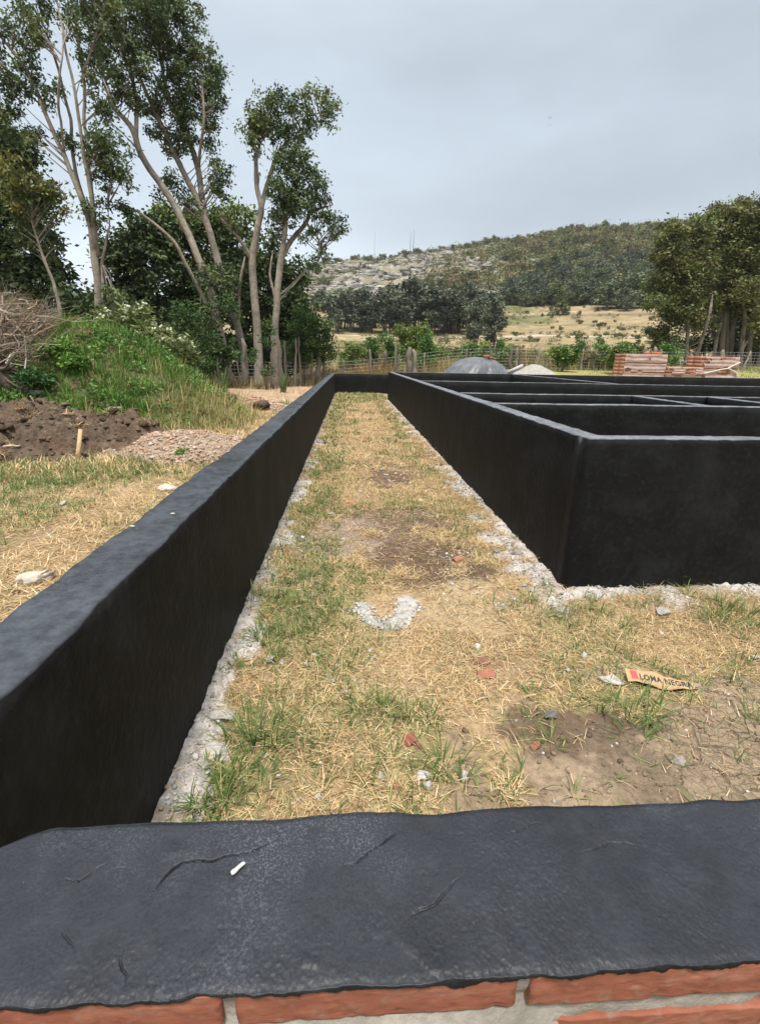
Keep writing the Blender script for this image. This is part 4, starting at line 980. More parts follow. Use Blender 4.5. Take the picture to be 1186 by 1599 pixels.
px_tree('tall_tree', 'leftmost tall tree, a fan of many thin pale stems reaching past the top edge', 'tree', 24,
        [[(155, 500, 9.36), (152, 440, 9.36), (146, 390, 8.64), (135, 330, 6.48), (108, 262, 5.76), (78, 190, 5.04), (42, 112, 4.32), (0, 55, 2.88), (-30, 20, 2.16)],
         [(148, 400, 6.48), (137, 340, 5.04, .3), (118, 262, 4.32, .5), (108, 180, 3.6, .5), (86, 90, 2.88, .6), (58, 15, 2.16, .6)],
         [(150, 390, 5.76), (145, 335, 5.04, -.3), (133, 250, 4.32, -.4), (120, 160, 3.6, -.5), (100, 60, 2.88, -.5), (84, -30, 2.16)],
         [(152, 400, 5.76), (143, 300, 4.32, .2), (133, 200, 3.96, .4), (130, 110, 3.6, .4), (119, 40, 2.88, .4), (112, -40, 2.16)],
         [(165, 490, 5.04), (160, 430, 4.32), (164, 380, 2.88), (172, 350, 1.8), (168, 322, 1.08)],
         [(100, 240, 2.88), (92, 160, 2.88, -.6), (96, 90, 2.16, -.8), (110, 0, 1.44)], [(78, 190, 2.88), (60, 160, 2.16, .5), (20, 130, 1.44)], [(130, 110, 2.88), (150, 60, 2.16), (165, 0, 1.44)]],
        [(20, 30, 42, 34, .55), (70, 5, 45, 34, .6), (60, 55, 30, 34, .6, -.6, 4), (15, 115, 36, 32, .5), (125, 15, 36, 34, .65), (130, 75, 26, 40, .55, .6), (55, 120, 30, 34, .45), (165, 20, 30, 40, .7), (150, 90, 22, 36, .6), (160, 165, 22, 30, .6),
         (165, 235, 40, 40, 1.3), (175, 270, 30, 26, 1.0), (10, 165, 20, 30, .5), (80, 150, 22, 24, .35), (55, 215, 26, 22, .4), (150, 330, 28, 30, .7), (170, 480, 26, 30, .8, -.4), (5, 190, 34, 30, .8), (35, 75, 26, 30, .6), (25, 145, 30, 22, .6), (100, 205, 16, 24, .4), (-40, 60, 50, 60, .7)], cols=MIX, group=GL)
px_tree('tall_tree', 'tall tree with a long trunk leaning left, crown over the second stem group', 'tree', 26,
        [[(358, 592, 10), (347, 535, 10), (332, 470, 9.5), (318, 425, 9), (283, 342, 8.5), (255, 293, 8), (222, 245, 7.5), (208, 203, 7), (180, 170, 5), (165, 140, 4), (150, 80, 3)],
         [(213, 212, 5), (212, 150, 5, .6), (196, 90, 4, .8), (180, 20, 3, .8), (170, -40, 2)], [(325, 480, 5), (294, 420, 4.5, -.5), (269, 374, 4, -.8), (222, 335, 3, -1), (189, 316, 2, -1)], [(180, 170, 3), (160, 110, 3), (140, 60, 2)]],
        [(190, 40, 42, 46, .95), (215, 100, 34, 40, .8), (170, 110, 30, 40, .75), (150, 45, 26, 40, .8), (235, 20, 34, 40, .9), (210, -20, 50, 30, .9), (160, 160, 18, 22, .6), (200, 150, 26, 30, .8), (320, 430, 22, 20, .8, -.5), (325, 500, 18, 26, .7, -.6), (196, 322, 10, 8, .3, -1)], cols=MIX, group=GL)
px_tree('tall_tree', 'tall leaning tree with the broad dense crown, trunk forking low', 'tree', 27.5,
        [[(384, 592, 9), (378, 540, 9), (362, 480, 9), (341, 412, 9), (321, 342, 8), (293, 283, 7), (264, 222, 6), (236, 160, 5), (208, 94, 4), (195, 40, 3)],
         [(321, 342, 7), (307, 255, 7, .5), (283, 190, 6, .8), (264, 156, 5, .9), (250, 90, 4, 1), (240, 30, 3)], [(310, 260, 4), (314, 215, 3.5, -.5), (318, 170, 3, -.6), (312, 100, 2)], [(293, 283, 4), (280, 250, 3), (262, 240, 2)],
         [(372, 500, 4), (374, 450, 3.5), (383, 400, 3)]],
        [(275, 30, 45, 46, .9), (305, 75, 32, 32, .9), (262, 90, 34, 36, .75), (300, 120, 40, 30, 1.0), (330, 125, 25, 36, 1.1), (340, 160, 16, 20, .9), (305, 165, 32, 24, 1.1), (270, 170, 30, 26, .9), (235, 150, 30, 30, .7), (285, 215, 28, 24, 1.0), (325, 205, 20, 22, .8),
         (335, 240, 16, 24, .55), (350, 275, 28, 22, .5), (258, 215, 24, 24, .8), (240, 185, 22, 22, .7), (262, 285, 22, 26, .8), (340, 300, 30, 22, .55), (232, 60, 36, 44, .8), (250, 0, 40, 40, .9), (345, 440, 26, 40, 1.2, -.8), (300, 310, 20, 24, .8)], cols=MIX, group=GL)
px_tree('tall_tree', 'slender pale trunked tree with a separate olive crown at its top, left of the sky', 'tree', 26.5,
        [[(404, 597, 12), (402, 540, 10.5), (398, 480, 9.5), (394, 415, 9), (403, 350, 8), (407, 325, 7), (400, 290, 5.5), (400, 250, 5), (405, 228, 4), (412, 215, 3)],
         [(405, 335, 6), (416, 290, 5.5, .4), (430, 250, 5, .6), (446, 225, 4, .7), (475, 208, 3, .7), (500, 180, 2)], [(392, 405, 6), (378, 380, 5, -.4), (358, 355, 4, -.6), (342, 338, 3, -.8)], [(402, 290, 3), (405, 270, 2), (408, 275, 1)]],
        [(395, 195, 22, 32, .95, 0, 4), (412, 175, 34, 24, 1.0, 0, 4), (430, 200, 26, 24, .9), (440, 160, 26, 20, .9), (470, 175, 26, 22, .85), (500, 155, 32, 17, 1.0, .3, 4), (515, 175, 17, 18, .7), (490, 195, 22, 18, .6), (450, 205, 22, 22, .8), (345, 332, 20, 14, .5, -.8), (362, 350, 12, 10, .35, -.6), (400, 225, 22, 14, .7)], cols=MIX, group=GL)
px_tree('tall_tree', 'forked pale trunk tree with a ragged crown drooping right toward the hill', 'tree', 25.5,
        [[(428, 592, 9), (429, 530, 8.5), (432, 470, 8), (438, 410, 8), (444, 375, 6), (447, 335, 4.5), (449, 320, 3)],
         [(438, 405, 7), (455, 375, 6, .3), (476, 350, 5, .5), (484, 333, 4, .6), (500, 325, 3, .6), (520, 320, 2)], [(430, 470, 3), (422, 430, 3), (426, 390, 2)], [(478, 348, 3), (496, 372, 2.5), (500, 395, 1.5)], [(447, 335, 3), (462, 280, 3, .3), (470, 240, 2)]],
        [(445, 260, 26, 26, 1.1), (440, 310, 22, 34, 1.35), (470, 245, 26, 24, .9), (478, 285, 24, 28, 1.1), (460, 325, 26, 30, 1.3), (500, 300, 20, 22, .8), (505, 330, 26, 22, .8), (525, 345, 19, 16, .75), (520, 365, 16, 12, .6), (485, 370, 18, 14, .5), (500, 400, 14, 18, .6), (480, 410, 22, 18, .6), (430, 345, 14, 20, .8)], cols=DK, group=GL)
n = 800; x = rng.uniform(-14, -2.2, n); y = rng.uniform(10.3, 15.5, n); k = (mound_h(x, y) > .12) & (rng.random(n) < .1 + .9 * sstep(.48, .62, fbm(x * .8, y * .8, 263, 3)) * (1 - .85 * dryness(x, y))); x, y = x[k], y[k]; n = len(x)
V, F, C = leaf_cloud(np.stack([x, y, mound_top(x, y) + .16], 1), rng.uniform(.12, .3, n), 40, .085, .05, np.array([(.08, .17, .03), (.11, .22, .04), (.055, .12, .028), (.15, .25, .05)])[rng.integers(0, 4, n)] * rng.uniform(.8, 1.2, (n, 1)), 0.)
tag(obj('mound_weeds', mesh('mound_weeds', V, F, C), M_LEAF), 'leafy green weeds crowding over the earth mound', kind='stuff')
GD = 'dense dark trees behind the tall stems'
def dense(px, label, Y, clumps, cols=DKD, dens=1.0, spray=.5):
    xs_ = [c[0] for c in clumps]; low = max(c[1] for c in clumps)
    return px_tree('dense_tree', label, 'tree', Y, [[(px, low + 20, 8), (px + 3, low - 40, 7), (px - 4, low - 110, 5)]], clumps, (.27, .15), spray, 62, cols, dens, .8, GD, BARK * .5, twigs=False, droop=.3)
dense(10, 'dark evergreen tree filling the left edge below the fanned stems', 27, [(10, 230, 45, 50, 1.5), (30, 300, 50, 50, 1.6), (-20, 280, 60, 90, 1.6), (20, 380, 60, 60, 1.7), (70, 400, 40, 50, 1.5), (40, 460, 60, 50, 1.6), (110, 470, 40, 36, 1.7), (95, 500, 50, 26, 1.6), (-40, 420, 60, 100, 1.5)])
px_tree('small_tree', 'yellowish green small tree at the left edge in front of the dark evergreen', 'tree', 21, [[(95, 500, 5), (88, 460, 4), (76, 420, 3.5), (62, 385, 3), (50, 340, 2.5), (52, 300, 2)]],
        [(30, 265, 26, 22, .9), (60, 285, 34, 24, 1.0), (45, 310, 34, 22, .9), (85, 305, 22, 20, .8), (70, 335, 30, 18, .7), (20, 300, 14, 20, .6), (60, 375, 36, 34, .7, .5, 3)], (.17, .08), .34, 60, ((.14, .15, .035), (.11, .13, .03), (.17, .165, .045), (.05, .075, .022)), 1.0, .8)
dense(225, 'dark tree between the fanned stems and the leaning trunk', 32, [(215, 365, 40, 36, 1.5), (190, 420, 40, 50, 1.6), (240, 420, 44, 60, 1.6), (205, 480, 50, 50, 1.6), (255, 500, 40, 60, 1.6), (180, 385, 22, 34, 1.2)])
dense(300, 'round topped tree with lighter green leaves behind the leaning trunks', 34, [(262, 332, 34, 20, 1.4, 0, 4), (245, 350, 26, 22, 1.4, 0, 4), (330, 345, 40, 26, 1.4, 0, 4), (378, 345, 26, 26, 1.2, 0, 4), (300, 370, 50, 36, 1.5), (350, 390, 50, 44, 1.6), (290, 430, 56, 50, 1.6), (340, 470, 60, 60, 1.6), (300, 520, 60, 50, 1.5)], DKD + ((.14, .185, .045),))
dense(440, 'dark tree mass behind the two pale trunks', 33, [(415, 400, 40, 40, 1.3), (385, 440, 40, 60, 1.6), (430, 460, 44, 56, 1.7), (460, 440, 22, 44, 1.3), (410, 520, 56, 50, 1.7), (465, 505, 30, 50, 1.6), (380, 560, 50, 30, 1.4), (440, 565, 40, 26, 1.4)])
dense(130, 'dark bushy tree behind the green mound and flowers', 25, [(120, 480, 40, 30, 1.6), (190, 500, 46, 34, 1.6), (150, 520, 60, 30, 1.6), (240, 540, 46, 36, 1.6), (330, 555, 40, 34, 1.5), (290, 575, 40, 24, 1.4)])
GB2 = 'green bushes under the left trees'
def bush(label, px, py, Y, clumps, cols, name='bush', leaf=(.13, .07), spray=.28, group=GB2):
    return px_tree(name, label, 'bush', Y, [[(px, py, 2.5), (px, py - 20, 2)]], clumps, leaf, spray, 50, cols, 1.15, .8, group, BARK * .7, twigs=False, droop=.1)
BG = ((.05, .10, .028), (.065, .12, .03), (.04, .08, .024), (.085, .14, .036))
bush('leafy young bush between the flowering shrubs and the leaning trunk', 290, 590, 22.5, [(285, 490, 26, 22, 1.1), (300, 525, 34, 32, 1.3), (290, 565, 34, 26, 1.3), (318, 560, 18, 34, 1.0)], BG)
bush('broad leafy bush at the right foot of the pale trunks', 475, 585, 28.5, [(475, 505, 30, 28, 1.3), (490, 540, 34, 30, 1.3), (462, 555, 26, 26, 1.2), (508, 515, 20, 22, 1.0), (500, 550, 22, 18, 1.0)], BG)
bush('low leaves climbing between the two pale trunks', 415, 590, 24.5, [(392, 560, 12, 20, .5), (420, 520, 12, 24, .5), (416, 575, 14, 10, .6)], BG)
bush('green bush hugging the trunk that leans left', 340, 575, 24.5, [(350, 480, 26, 24, .9), (332, 545, 18, 20, .8), (368, 545, 14, 18, .6)], BG)
# flowering shrubs
GF = 'white flowered shrubs on the mound'
for (px, py, Y, hgt, wd, lab, nf) in [(180, 530, 16.4, 42, 30, 'tallest white flowered shrub, at the left end of the row', 12), (215, 532, 16.2, 48, 26, 'white flowered shrub second from the left in the row', 14), (245, 556, 15.8, 44, 30, 'white flowered shrub in the middle of the row', 11), (285, 580, 15.4, 46, 26, 'white flowered shrub at the right end of the row', 10)]:
    u_ = unit(px, py, Y); c = at(px, py, Y); t = thing('flowering_shrub', lab, 'shrub', tuple(c), GF)
    mb = MB(); tips = []
    for k in range(26):
        a = random.uniform(0, 6.28); r_ = wd * u_ * math.sqrt(random.random()); h_ = hgt * u_ * random.uniform(.55, 1.15)
        tip = np.array([math.cos(a) * r_, math.sin(a) * r_ * .8, h_]); tips.append(tip); mb.tube(spline([(tip[0] * .3, tip[1] * .3, -.5), tip * [.7, .7, .5], tip], 7), np.linspace(.016, .007, 7), 4, (.20, .21, .08), False)
    obj('stems', mb.me('stems', True), M_BARK, t); tips = np.array(tips)
    lv = np.vstack([tips * [1, 1, f] for f in (.5, .7, .85, .97)])
    V, F, C = leaf_cloud(lv, np.full(len(lv), .17), 12, .17, .05, np.tile([.15, .185, .06], (len(lv), 1)), -.1); obj('foliage', mesh('foliage', V, F, C), M_LEAF, t)
    mb = MB()
    for k in rng.choice(len(tips), min(nf, len(tips)), False):
        for q in range(5):
            V, F = ICO[1]; mb.add(V * rng.uniform(.028, .05, 3) + tips[k] + rng.normal(0, .035, 3) + [0, 0, .05], F, np.array([.74, .74, .58]) * random.uniform(.85, 1.05))
    tag(obj('blossoms', mb.me('blossoms'), M_LEAF, t), kind='stuff')
# bright weed plants on the mound
for i, (px, py, Y, r_, lab) in enumerate([(95, 545, 12.2, 30, 'bright yellow green weed clump near the top left of the mound'), (120, 565, 11.9, 26, 'bright leafy weed clump below the topmost one on the mound'), (205, 560, 13.2, 20, 'feathery light green weed in the middle of the mound'), (62, 590, 11.3, 30, 'dark green weed patch beside the uprooted stump'), (290, 703, 7.25, 15, 'small bright green weed on the gravel heap')]):
    c = at(px, py, Y); u_ = unit(px, py, Y); rr_ = r_ * u_
    t = thing('weed_plant', lab, 'weed', tuple(c), 'leafy weeds on the left'); n = 40
    C = sprays((0, 0, 0), (rr_, rr_, rr_ * .65), n); C[:, 2] = np.abs(C[:, 2]) * .9 - .05; C[:, 1] -= .15
    V, F, Cc = leaf_cloud(C, np.full(n, rr_ * .28), 30, .085 if i < 4 else .045, .05 if i < 4 else .028, np.tile([(.14, .25, .035), (.13, .24, .035), (.16, .25, .05), (.05, .11, .03), (.12, .26, .03)][i], (n, 1)) * rng.uniform(.75, 1.2, (n, 1)), -.05)
    obj('foliage', mesh('foliage', V, F, Cc), M_LEAF, t)
    mb = MB()
    for k in range(9): mb.tube([(0, 0, -.25), C[k] * .5, C[k]], [.008, .006, .003], 4, (.16, .2, .06), False)
    obj('stems', mb.me('stems'), M_BARK, t)
# spiky plants and brush
for (px, py, Y, h_, lab) in [(350, 600, 22, 38, 'spiky long leaved plant left of the leaning trunk base'), (441, 602, 22.5, 34, 'spiky long leaved plant in front of the pale trunks')]:
    c = on_z(px, py, 0) if False else np.array([at(px, py, Y)[0], Y, 0.0]); u_ = unit(px, py, Y); m = 46; az = rng.uniform(0, 6.28, m)
    V, F, C = blades('p', rng.normal(0, .05, m), rng.normal(0, .05, m), np.full(m, -.02), az, h_ * u_ * rng.uniform(.6, 1.3, m), rng.uniform(.02, .035, m), np.clip(rng.normal(.85, .12, m), .4, .98), rng.uniform(.05, .2, m), np.array([.11, .16, .06]) * rng.uniform(.7, 1.4, (m, 1)))
    tag(obj('spiky_plant', mesh('spiky_plant', V, F, C), M_GRASS, None, tuple(c)), lab, 'plant', 'spiky plants by the fence')
def twig_pile(name, label, px, py, Y, pts, n, Lm, col, lean=0):
    c = at(px, py, Y); o_ = np.array([c[0], c[1], c[2]]); mb = MB()
    for k in range(n):
        q = pts[rng.integers(0, len(pts))]; p = at(q[0] + rng.normal(0, q[2]), q[1] + rng.normal(0, q[3]), Y + rng.normal(0, .8)) - o_
        a = rng.normal(lean, .8); el = rng.normal(.35, .5); L = Lm * rng.uniform(.4, 1.4)
        d = np.array([math.cos(a) * math.cos(el), math.sin(a) * math.cos(el) * .7, math.sin(el)]); b = rng.normal(0, .16, 3) * L
        P = spline([p - d * L * .5, p + b, p + d * L * .5], 6); cc = np.array(col[rng.integers(0, len(col))]) * rng.uniform(.7, 1.2)
        mb.tube(P, np.linspace(.016, .004, 6) * rng.uniform(.5, 1.5), 4, cc, False)
        for s_ in range(5):
            j = rng.integers(2, 6); e = P[j] + (d + rng.normal(0, .55, 3)) * L * .28; mb.tube([P[j], e], [.006, .002], 3, cc, False)
    return tag(obj(name, mb.me(name), M_BARK, None, tuple(o_)), label, 'brush pile')
twig_pile('brush_pile', 'big pile of grey brown dead branches at the left edge on the mound', 30, 540, 12.8, [(5, 505, 22, 10), (36, 512, 20, 9), (12, 532, 26, 9), (34, 546, 22, 9), (-30, 540, 40, 22), (5, 562, 20, 7), (5, 486, 12, 9), (60, 500, 9, 7)], 560, .72, [(.27, .20, .145), (.34, .27, .21), (.22, .15, .10), (.30, .205, .14), (.40, .35, .29)], .5)
0 and twig_pile('brush_pile', 'small rusty tuft of dead brush behind the mound top', 102, 505, 14.6, [(102, 502, 9, 6)], 60, .5, [(.28, .18, .12), (.33, .24, .17)], .5)
c = on_heaps(4, 606) + [0, 0, .38]; mb = MB()
for k in range(40):
    a = random.uniform(-.4, 2.6); L = random.uniform(.4, .9); d = np.array([math.cos(a), -.3 + random.uniform(-.4, .3), math.sin(a) * .8 - .3]) ; mb.tube(spline([(0, 0, 0), d * L * .5 + rng.normal(0, .06, 3), d * L], 8), np.linspace(.05, .008, 8) * random.uniform(.4, 1.1), 6, np.array([.11, .085, .068]) * random.uniform(.7, 1.6))
mb.tube([(-1.0, .3, .55), (-.3, .1, .15), (.35, -.2, -.42)], [.24, .22, .12], 10, (.12, .095, .075))
us = thing('uprooted_stump', 'uprooted dark stump with roots at the left edge above the soil heap', 'stump', tuple(c)); obj('roots', mb.me('roots', True), M_BARK, us)
V, F = rock_verts((.16, .1, .3), 2, 6, 77, .1, True); obj('split_wood', mesh('split_wood', V + [-.16, -.22, .02], F, np.tile([.60, .47, .22], (len(V), 1))), M_WOOD, us)
p = on_heaps(70, 560) + [0, -.1, .24]; mb = MB(); mb.tube([(-.1, -.05, -.03), (.1, -.03, .04)], [.05, .05], 10, (.46, .30, .19)); tag(obj('sawn_log', mb.me('sawn_log'), M_WOOD, None, tuple(p)), 'short sawn log end showing pale wood in the mound weeds', 'log')

# ------------------------------------------------------------------ right hand trees
GR = 'olive trees at the right edge'
OLV = ((.155, .16, .056), (.125, .138, .048), (.18, .175, .066), (.095, .112, .04), (.12, .15, .048))
RB_ = BARK * .62
px_tree('broad_tree', 'olive tree with the leftmost slim trunks of the right group, beside the hill', 'tree', 41,
        [[(1070, 572, 4.5), (1073, 520, 4), (1074, 470, 3.5), (1078, 420, 3), (1075, 390, 2)], [(1082, 572, 4.5), (1095, 530, 4, -.5), (1106, 495, 3.5, -.8), (1112, 460, 3)], [(1074, 480, 3), (1055, 440, 2), (1040, 420, 2)]],
        [(1050, 375, 28, 18, 1.0), (1035, 395, 22, 16, .9), (1060, 400, 36, 24, 1.0), (1030, 440, 22, 16, 1.1), (1060, 440, 38, 26, 1.1), (1025, 470, 18, 14, .9, -1, 4), (1055, 475, 36, 22, 1.1), (1085, 430, 28, 34, 1.1), (1070, 500, 30, 18, .9), (1090, 360, 26, 20, 1.0), (1045, 350, 18, 12, .8), (1030, 520, 24, 14, .9, 0, 3), (1040, 540, 26, 14, .9, 0, 3)], (.28, .12), .52, 84, OLV, 1.45, .7, GR, RB_, droop=.2)
px_tree('broad_tree', 'tallest olive tree of the right group with a cluster of grey trunks', 'tree', 43,
        [[(1125, 572, 6), (1128, 530, 5.5), (1133, 480, 5), (1138, 420, 4), (1140, 370, 3)], [(1112, 572, 4), (1118, 530, 4), (1126, 490, 3.5), (1120, 430, 3)], [(1140, 572, 5.5), (1143, 520, 5), (1155, 470, 4), (1165, 410, 3)], [(1133, 572, 4), (1135, 500, 4), (1128, 440, 3)]],
        [(1110, 340, 26, 14, .9), (1100, 375, 30, 22, 1.0), (1140, 335, 34, 20, 1.0), (1175, 325, 32, 16, 1.0), (1130, 375, 38, 28, 1.1), (1170, 365, 36, 28, 1.1), (1110, 420, 34, 30, 1.1), (1150, 420, 40, 32, 1.1), (1185, 415, 30, 36, 1.1), (1115, 465, 28, 24, 1.0), (1160, 470, 36, 26, 1.0), (1100, 500, 22, 14, .7)], (.28, .12), .54, 84, OLV, 1.45, .7, GR, RB_, droop=.2)
px_tree('broad_tree', 'olive tree cut by the right edge with thick dark trunks', 'tree', 42,
        [[(1168, 574, 6), (1170, 530, 6), (1178, 480, 5), (1190, 420, 4), (1200, 360, 3)], [(1155, 574, 5), (1158, 530, 5), (1162, 490, 4), (1150, 440, 3)], [(1182, 574, 5), (1195, 520, 4), (1215, 470, 3)], [(1150, 560, 3), (1165, 535, 3), (1185, 510, 3), (1205, 490, 2)]],
        [(1195, 345, 40, 28, 1.0), (1225, 380, 50, 40, 1.0), (1190, 400, 34, 34, 1.1), (1240, 330, 50, 30, 1.0), (1180, 455, 30, 28, 1.0), (1220, 450, 50, 40, 1.0), (1172, 450, 20, 20, .9, -2, 0), (1178, 505, 16, 22, .8, -2, 0), (1260, 430, 50, 60, 1.0), (1200, 520, 30, 24, .9)], (.28, .12), .54, 84, OLV, 1.45, .7, GR, RB_, droop=.2)
px_tree('broad_tree', 'dark olive tree standing behind the right group of trunks', 'tree', 50,
        [[(1150, 570, 5), (1150, 500, 5), (1152, 440, 4)], [(1175, 570, 5), (1176, 480, 4)], [(1120, 570, 4), (1112, 510, 3)], [(1098, 570, 3), (1100, 530, 3)]],
        [(1150, 480, 40, 40, 1.2), (1190, 500, 40, 60, 1.3), (1110, 520, 34, 26, .9), (1150, 530, 44, 26, 1.1), (1185, 550, 34, 22, 1.2), (1060, 535, 30, 20, 1.1), (1090, 545, 24, 18, .9), (1230, 520, 40, 60, 1.2)], (.3, .16), .62, 60, ((.035, .045, .017), (.045, .055, .02)), 1.0, .6, GR, RB_ * .7, twigs=False, droop=.2)

# ------------------------------------------------------------------ site things behind the walls
def pile_dome(nr, na, fn):
    V = [];
    for i in range(nr):
        r = i / (nr - 1)
        for j in range(na): V.append(fn(r, 2 * math.pi * j / na))
    return np.array(V), grid_faces(nr, na, 0, True)
c = at(742, 584, 25.0); cz = float(ground_z(c[0], 25.0)); ztop = at(742, 558, 25.0)[2]
def tarp(r, a):
    R0 = 2.25 * (1 + .05 * math.sin(3 * a + 1)); h = (ztop - cz); z = h * (1 - r ** 2.3) + .0
    ca, sa = math.cos(a), math.sin(a); fold = .40 * r * (abs(float(fbm(ca * 2.3 + r * 2.2 + 4, sa * 2.3 - r * 1.9 + 8, 455, 5)) - .5) * 2 - .22) * sstep(.08, .5, r)
    fl = 1 + fold * .5
    return (R0 * r * fl * math.cos(a), R0 * r * fl * math.sin(a) * .9, z + float(fold) * .55 + .02)
V, F = pile_dome(30, 220, tarp); V[:, 2] += (fbm3(V * 1.6, 410) - .5) * .22
o = thing('covered_heap', 'grey plastic tarpaulin drawn over a heap behind the walls, a brick on its top', 'tarp heap', (c[0], 25.0, cz))
obj('tarpaulin', mesh('tarpaulin', V, F, np.array([.125, .13, .142]) * (.7 + .4 * fbm3(V * 3, 411))[:, None], True), M_TARP, o)
V, F = rock_verts((1.2, .5, .12), 3, 6, 412, .3); obj('white_sheet', mesh('white_sheet', V + [-1.75, -.6, h_ * 0 + .42], F, np.tile([.60, .60, .60], (len(V), 1))), M_PLASTIC, o)
p = at(759, 557, 24.6)
mb = MB(); mb.box((0, 0, 0), (.30, .14, .10), .4, (.42, .14, .07), .006); mb.box((.22, .02, -.07), (.24, .13, .10), -.5, (.36, .12, .07), .006)
tag(obj('loose_brick', mb.me('loose_brick'), M_STONE, None, (p[0], p[1], p[2] + .02)), 'two reddish bricks weighing down the top of the grey tarpaulin', 'brick')
c = at(832, 585, 27.0); cz = float(ground_z(c[0], 27.0)); ztop2 = at(832, 569.5, 27.0)[2]
V, F = pile_dome(26, 80, lambda r, a: (1.8 * r * math.cos(a), 1.8 * r * math.sin(a), (ztop2 - cz) * (1 - r ** 1.5) + .02)); V[:, 2] += (fbm3(V * 3, 413) - .5) * .12
tag(obj('sand_heap', mesh('sand_heap', V, F, np.array([.36, .335, .30]) * (.8 + .4 * fbm3(V * 9, 414))[:, None], True), M_SOIL, None, (c[0], 27.0, cz)), 'pale grey sand heap right of the tarpaulin', 'sand heap')
p = at(804, 577, 23.5); mb = MB(); mb.box((0, 0, 0), (.85, .03, .22), 0, (.58, .57, .54)); o = obj('pale_board', mb.me('pale_board'), M_WOOD, None, tuple(p)); o.rotation_euler = (.3, -.42, .15)
tag(o, 'pale board leaning between the tarpaulin and the sand heap', 'board')
def brick_pallet(px0, px1, pytop, Y, dep, label, layers, loose=0, wrap=.6, seed=0, fs=1.0):
    a = at(px0, pytop, Y); b = at(px1, pytop, Y); Wd = b[0] - a[0]; cx = (a[0] + b[0]) / 2; g = float(ground_z(cx, Y)); H = a[2] - g
    t = thing('brick_pallet', label, 'brick pallet', (cx, Y, g), 'pallets of bricks'); r = np.random.default_rng(seed)
    mb = MB(); rows = max(5, int(H / .19)); rh = (H - .1) / rows; nb = max(4, int(Wd / .27))
    for i in range(rows):
        for j in range(nb):
            for k in range(2):
                w_ = Wd / nb; col = np.array([.39, .19, .125]) * r.uniform(.8, 1.15); mb.box((-Wd / 2 + (j + .5) * w_, (k - .5) * dep / 2, .1 + (i + .5) * rh), (w_ - .012, dep / 2 - .01, rh - .006), r.normal(0, .006), col, .004)
    if loose:
        for j in range(loose): mb.box((r.uniform(-.1, Wd * .42), r.uniform(-.3, .2), H + .05), (.33, .18, .10), r.uniform(-.3, .3), np.array([.52, .18, .07]) * r.uniform(.8, 1.1), .004)
    obj('bricks', mb.me('bricks'), M_STONE, t)
    mb = MB()
    for k in (-1, 0, 1): mb.box((0, k * dep * .4, .045), (Wd, .1, .085), 0, (.34, .26, .17))
    obj('pallet', mb.me('pallet'), M_WOOD, t)
    # torn cloudy wrap over parts of the front and left side
    n1, n2 = 90, 46; u_ = np.linspace(0, 1, n1); v_ = np.linspace(0, 1, n2); U, Vv = np.meshgrid(u_, v_, indexing='ij')
    yy_ = -dep / 2 - .018 - .02 * fbm(U * 12, Vv * 7 + seed, 420, 3); xx_ = -Wd / 2 + U * Wd + (fbm(U * 5, Vv * 5, 421, 2) - .5) * .04
    # ripples of the film
    yy_ = yy_ - .012 * np.sin(Vv * 40 + 3 * fbm(U * 4, Vv * 4, 422, 2))
    P = np.stack([xx_, yy_, .1 + Vv * (H - .12)], -1).reshape(-1, 3)
    msk = (fbm(U * 3.2 + seed, Vv * 2.6, 423 + seed, 4) < .46 + .36 * wrap) & (np.abs(((Vv * layers) % 1) - .04) > .035)
    F = grid_faces(n1, n2); F = F[msk.ravel()[F].all(1)]
    if len(F):
        o = obj('plastic_wrap', mesh('plastic_wrap', P, F, np.array([.42, .295, .265]) * (.8 + .5 * fbm(U * 9, Vv * 5, 424, 3)).reshape(-1, 1), True), M_PLASTIC, t)
    return t, Wd, H, dep
brick_pallet(968, 1033, 552, 27, 1.1, 'left and tallest brick pallet, mostly covered in cloudy plastic with loose bricks on top', 3, 3, .85, 1)
brick_pallet(1034, 1088, 572, 26.8, 1.0, 'lowest brick pallet in the middle, bare orange bricks on top', 2, 0, .35, 2)
t, Wd, H, dep = brick_pallet(1083, 1144, 556, 27.6, 1.1, 'right brick pallet with a crossed white plastic strap', 2, 0, .55, 3)
mb = MB()
for P in ([(-Wd * .35, H * .35), (0, H * .5), (Wd * .28, H * .58)], [(Wd * .22, H * .56), (Wd * .38, H * .70), (Wd * .5, H * .80)], [(Wd * .22, H * .57), (Wd * .45, H * .42), (Wd * .60, H * .10)]):
    q = spline([(a, -dep / 2 - .06 - .02 * i, b) for i, (a, b) in enumerate(P)], 12); mb.tube(q, .032, 6, (.62, .60, .56))
obj('strap', mb.me('strap', True), M_PLASTIC, t)

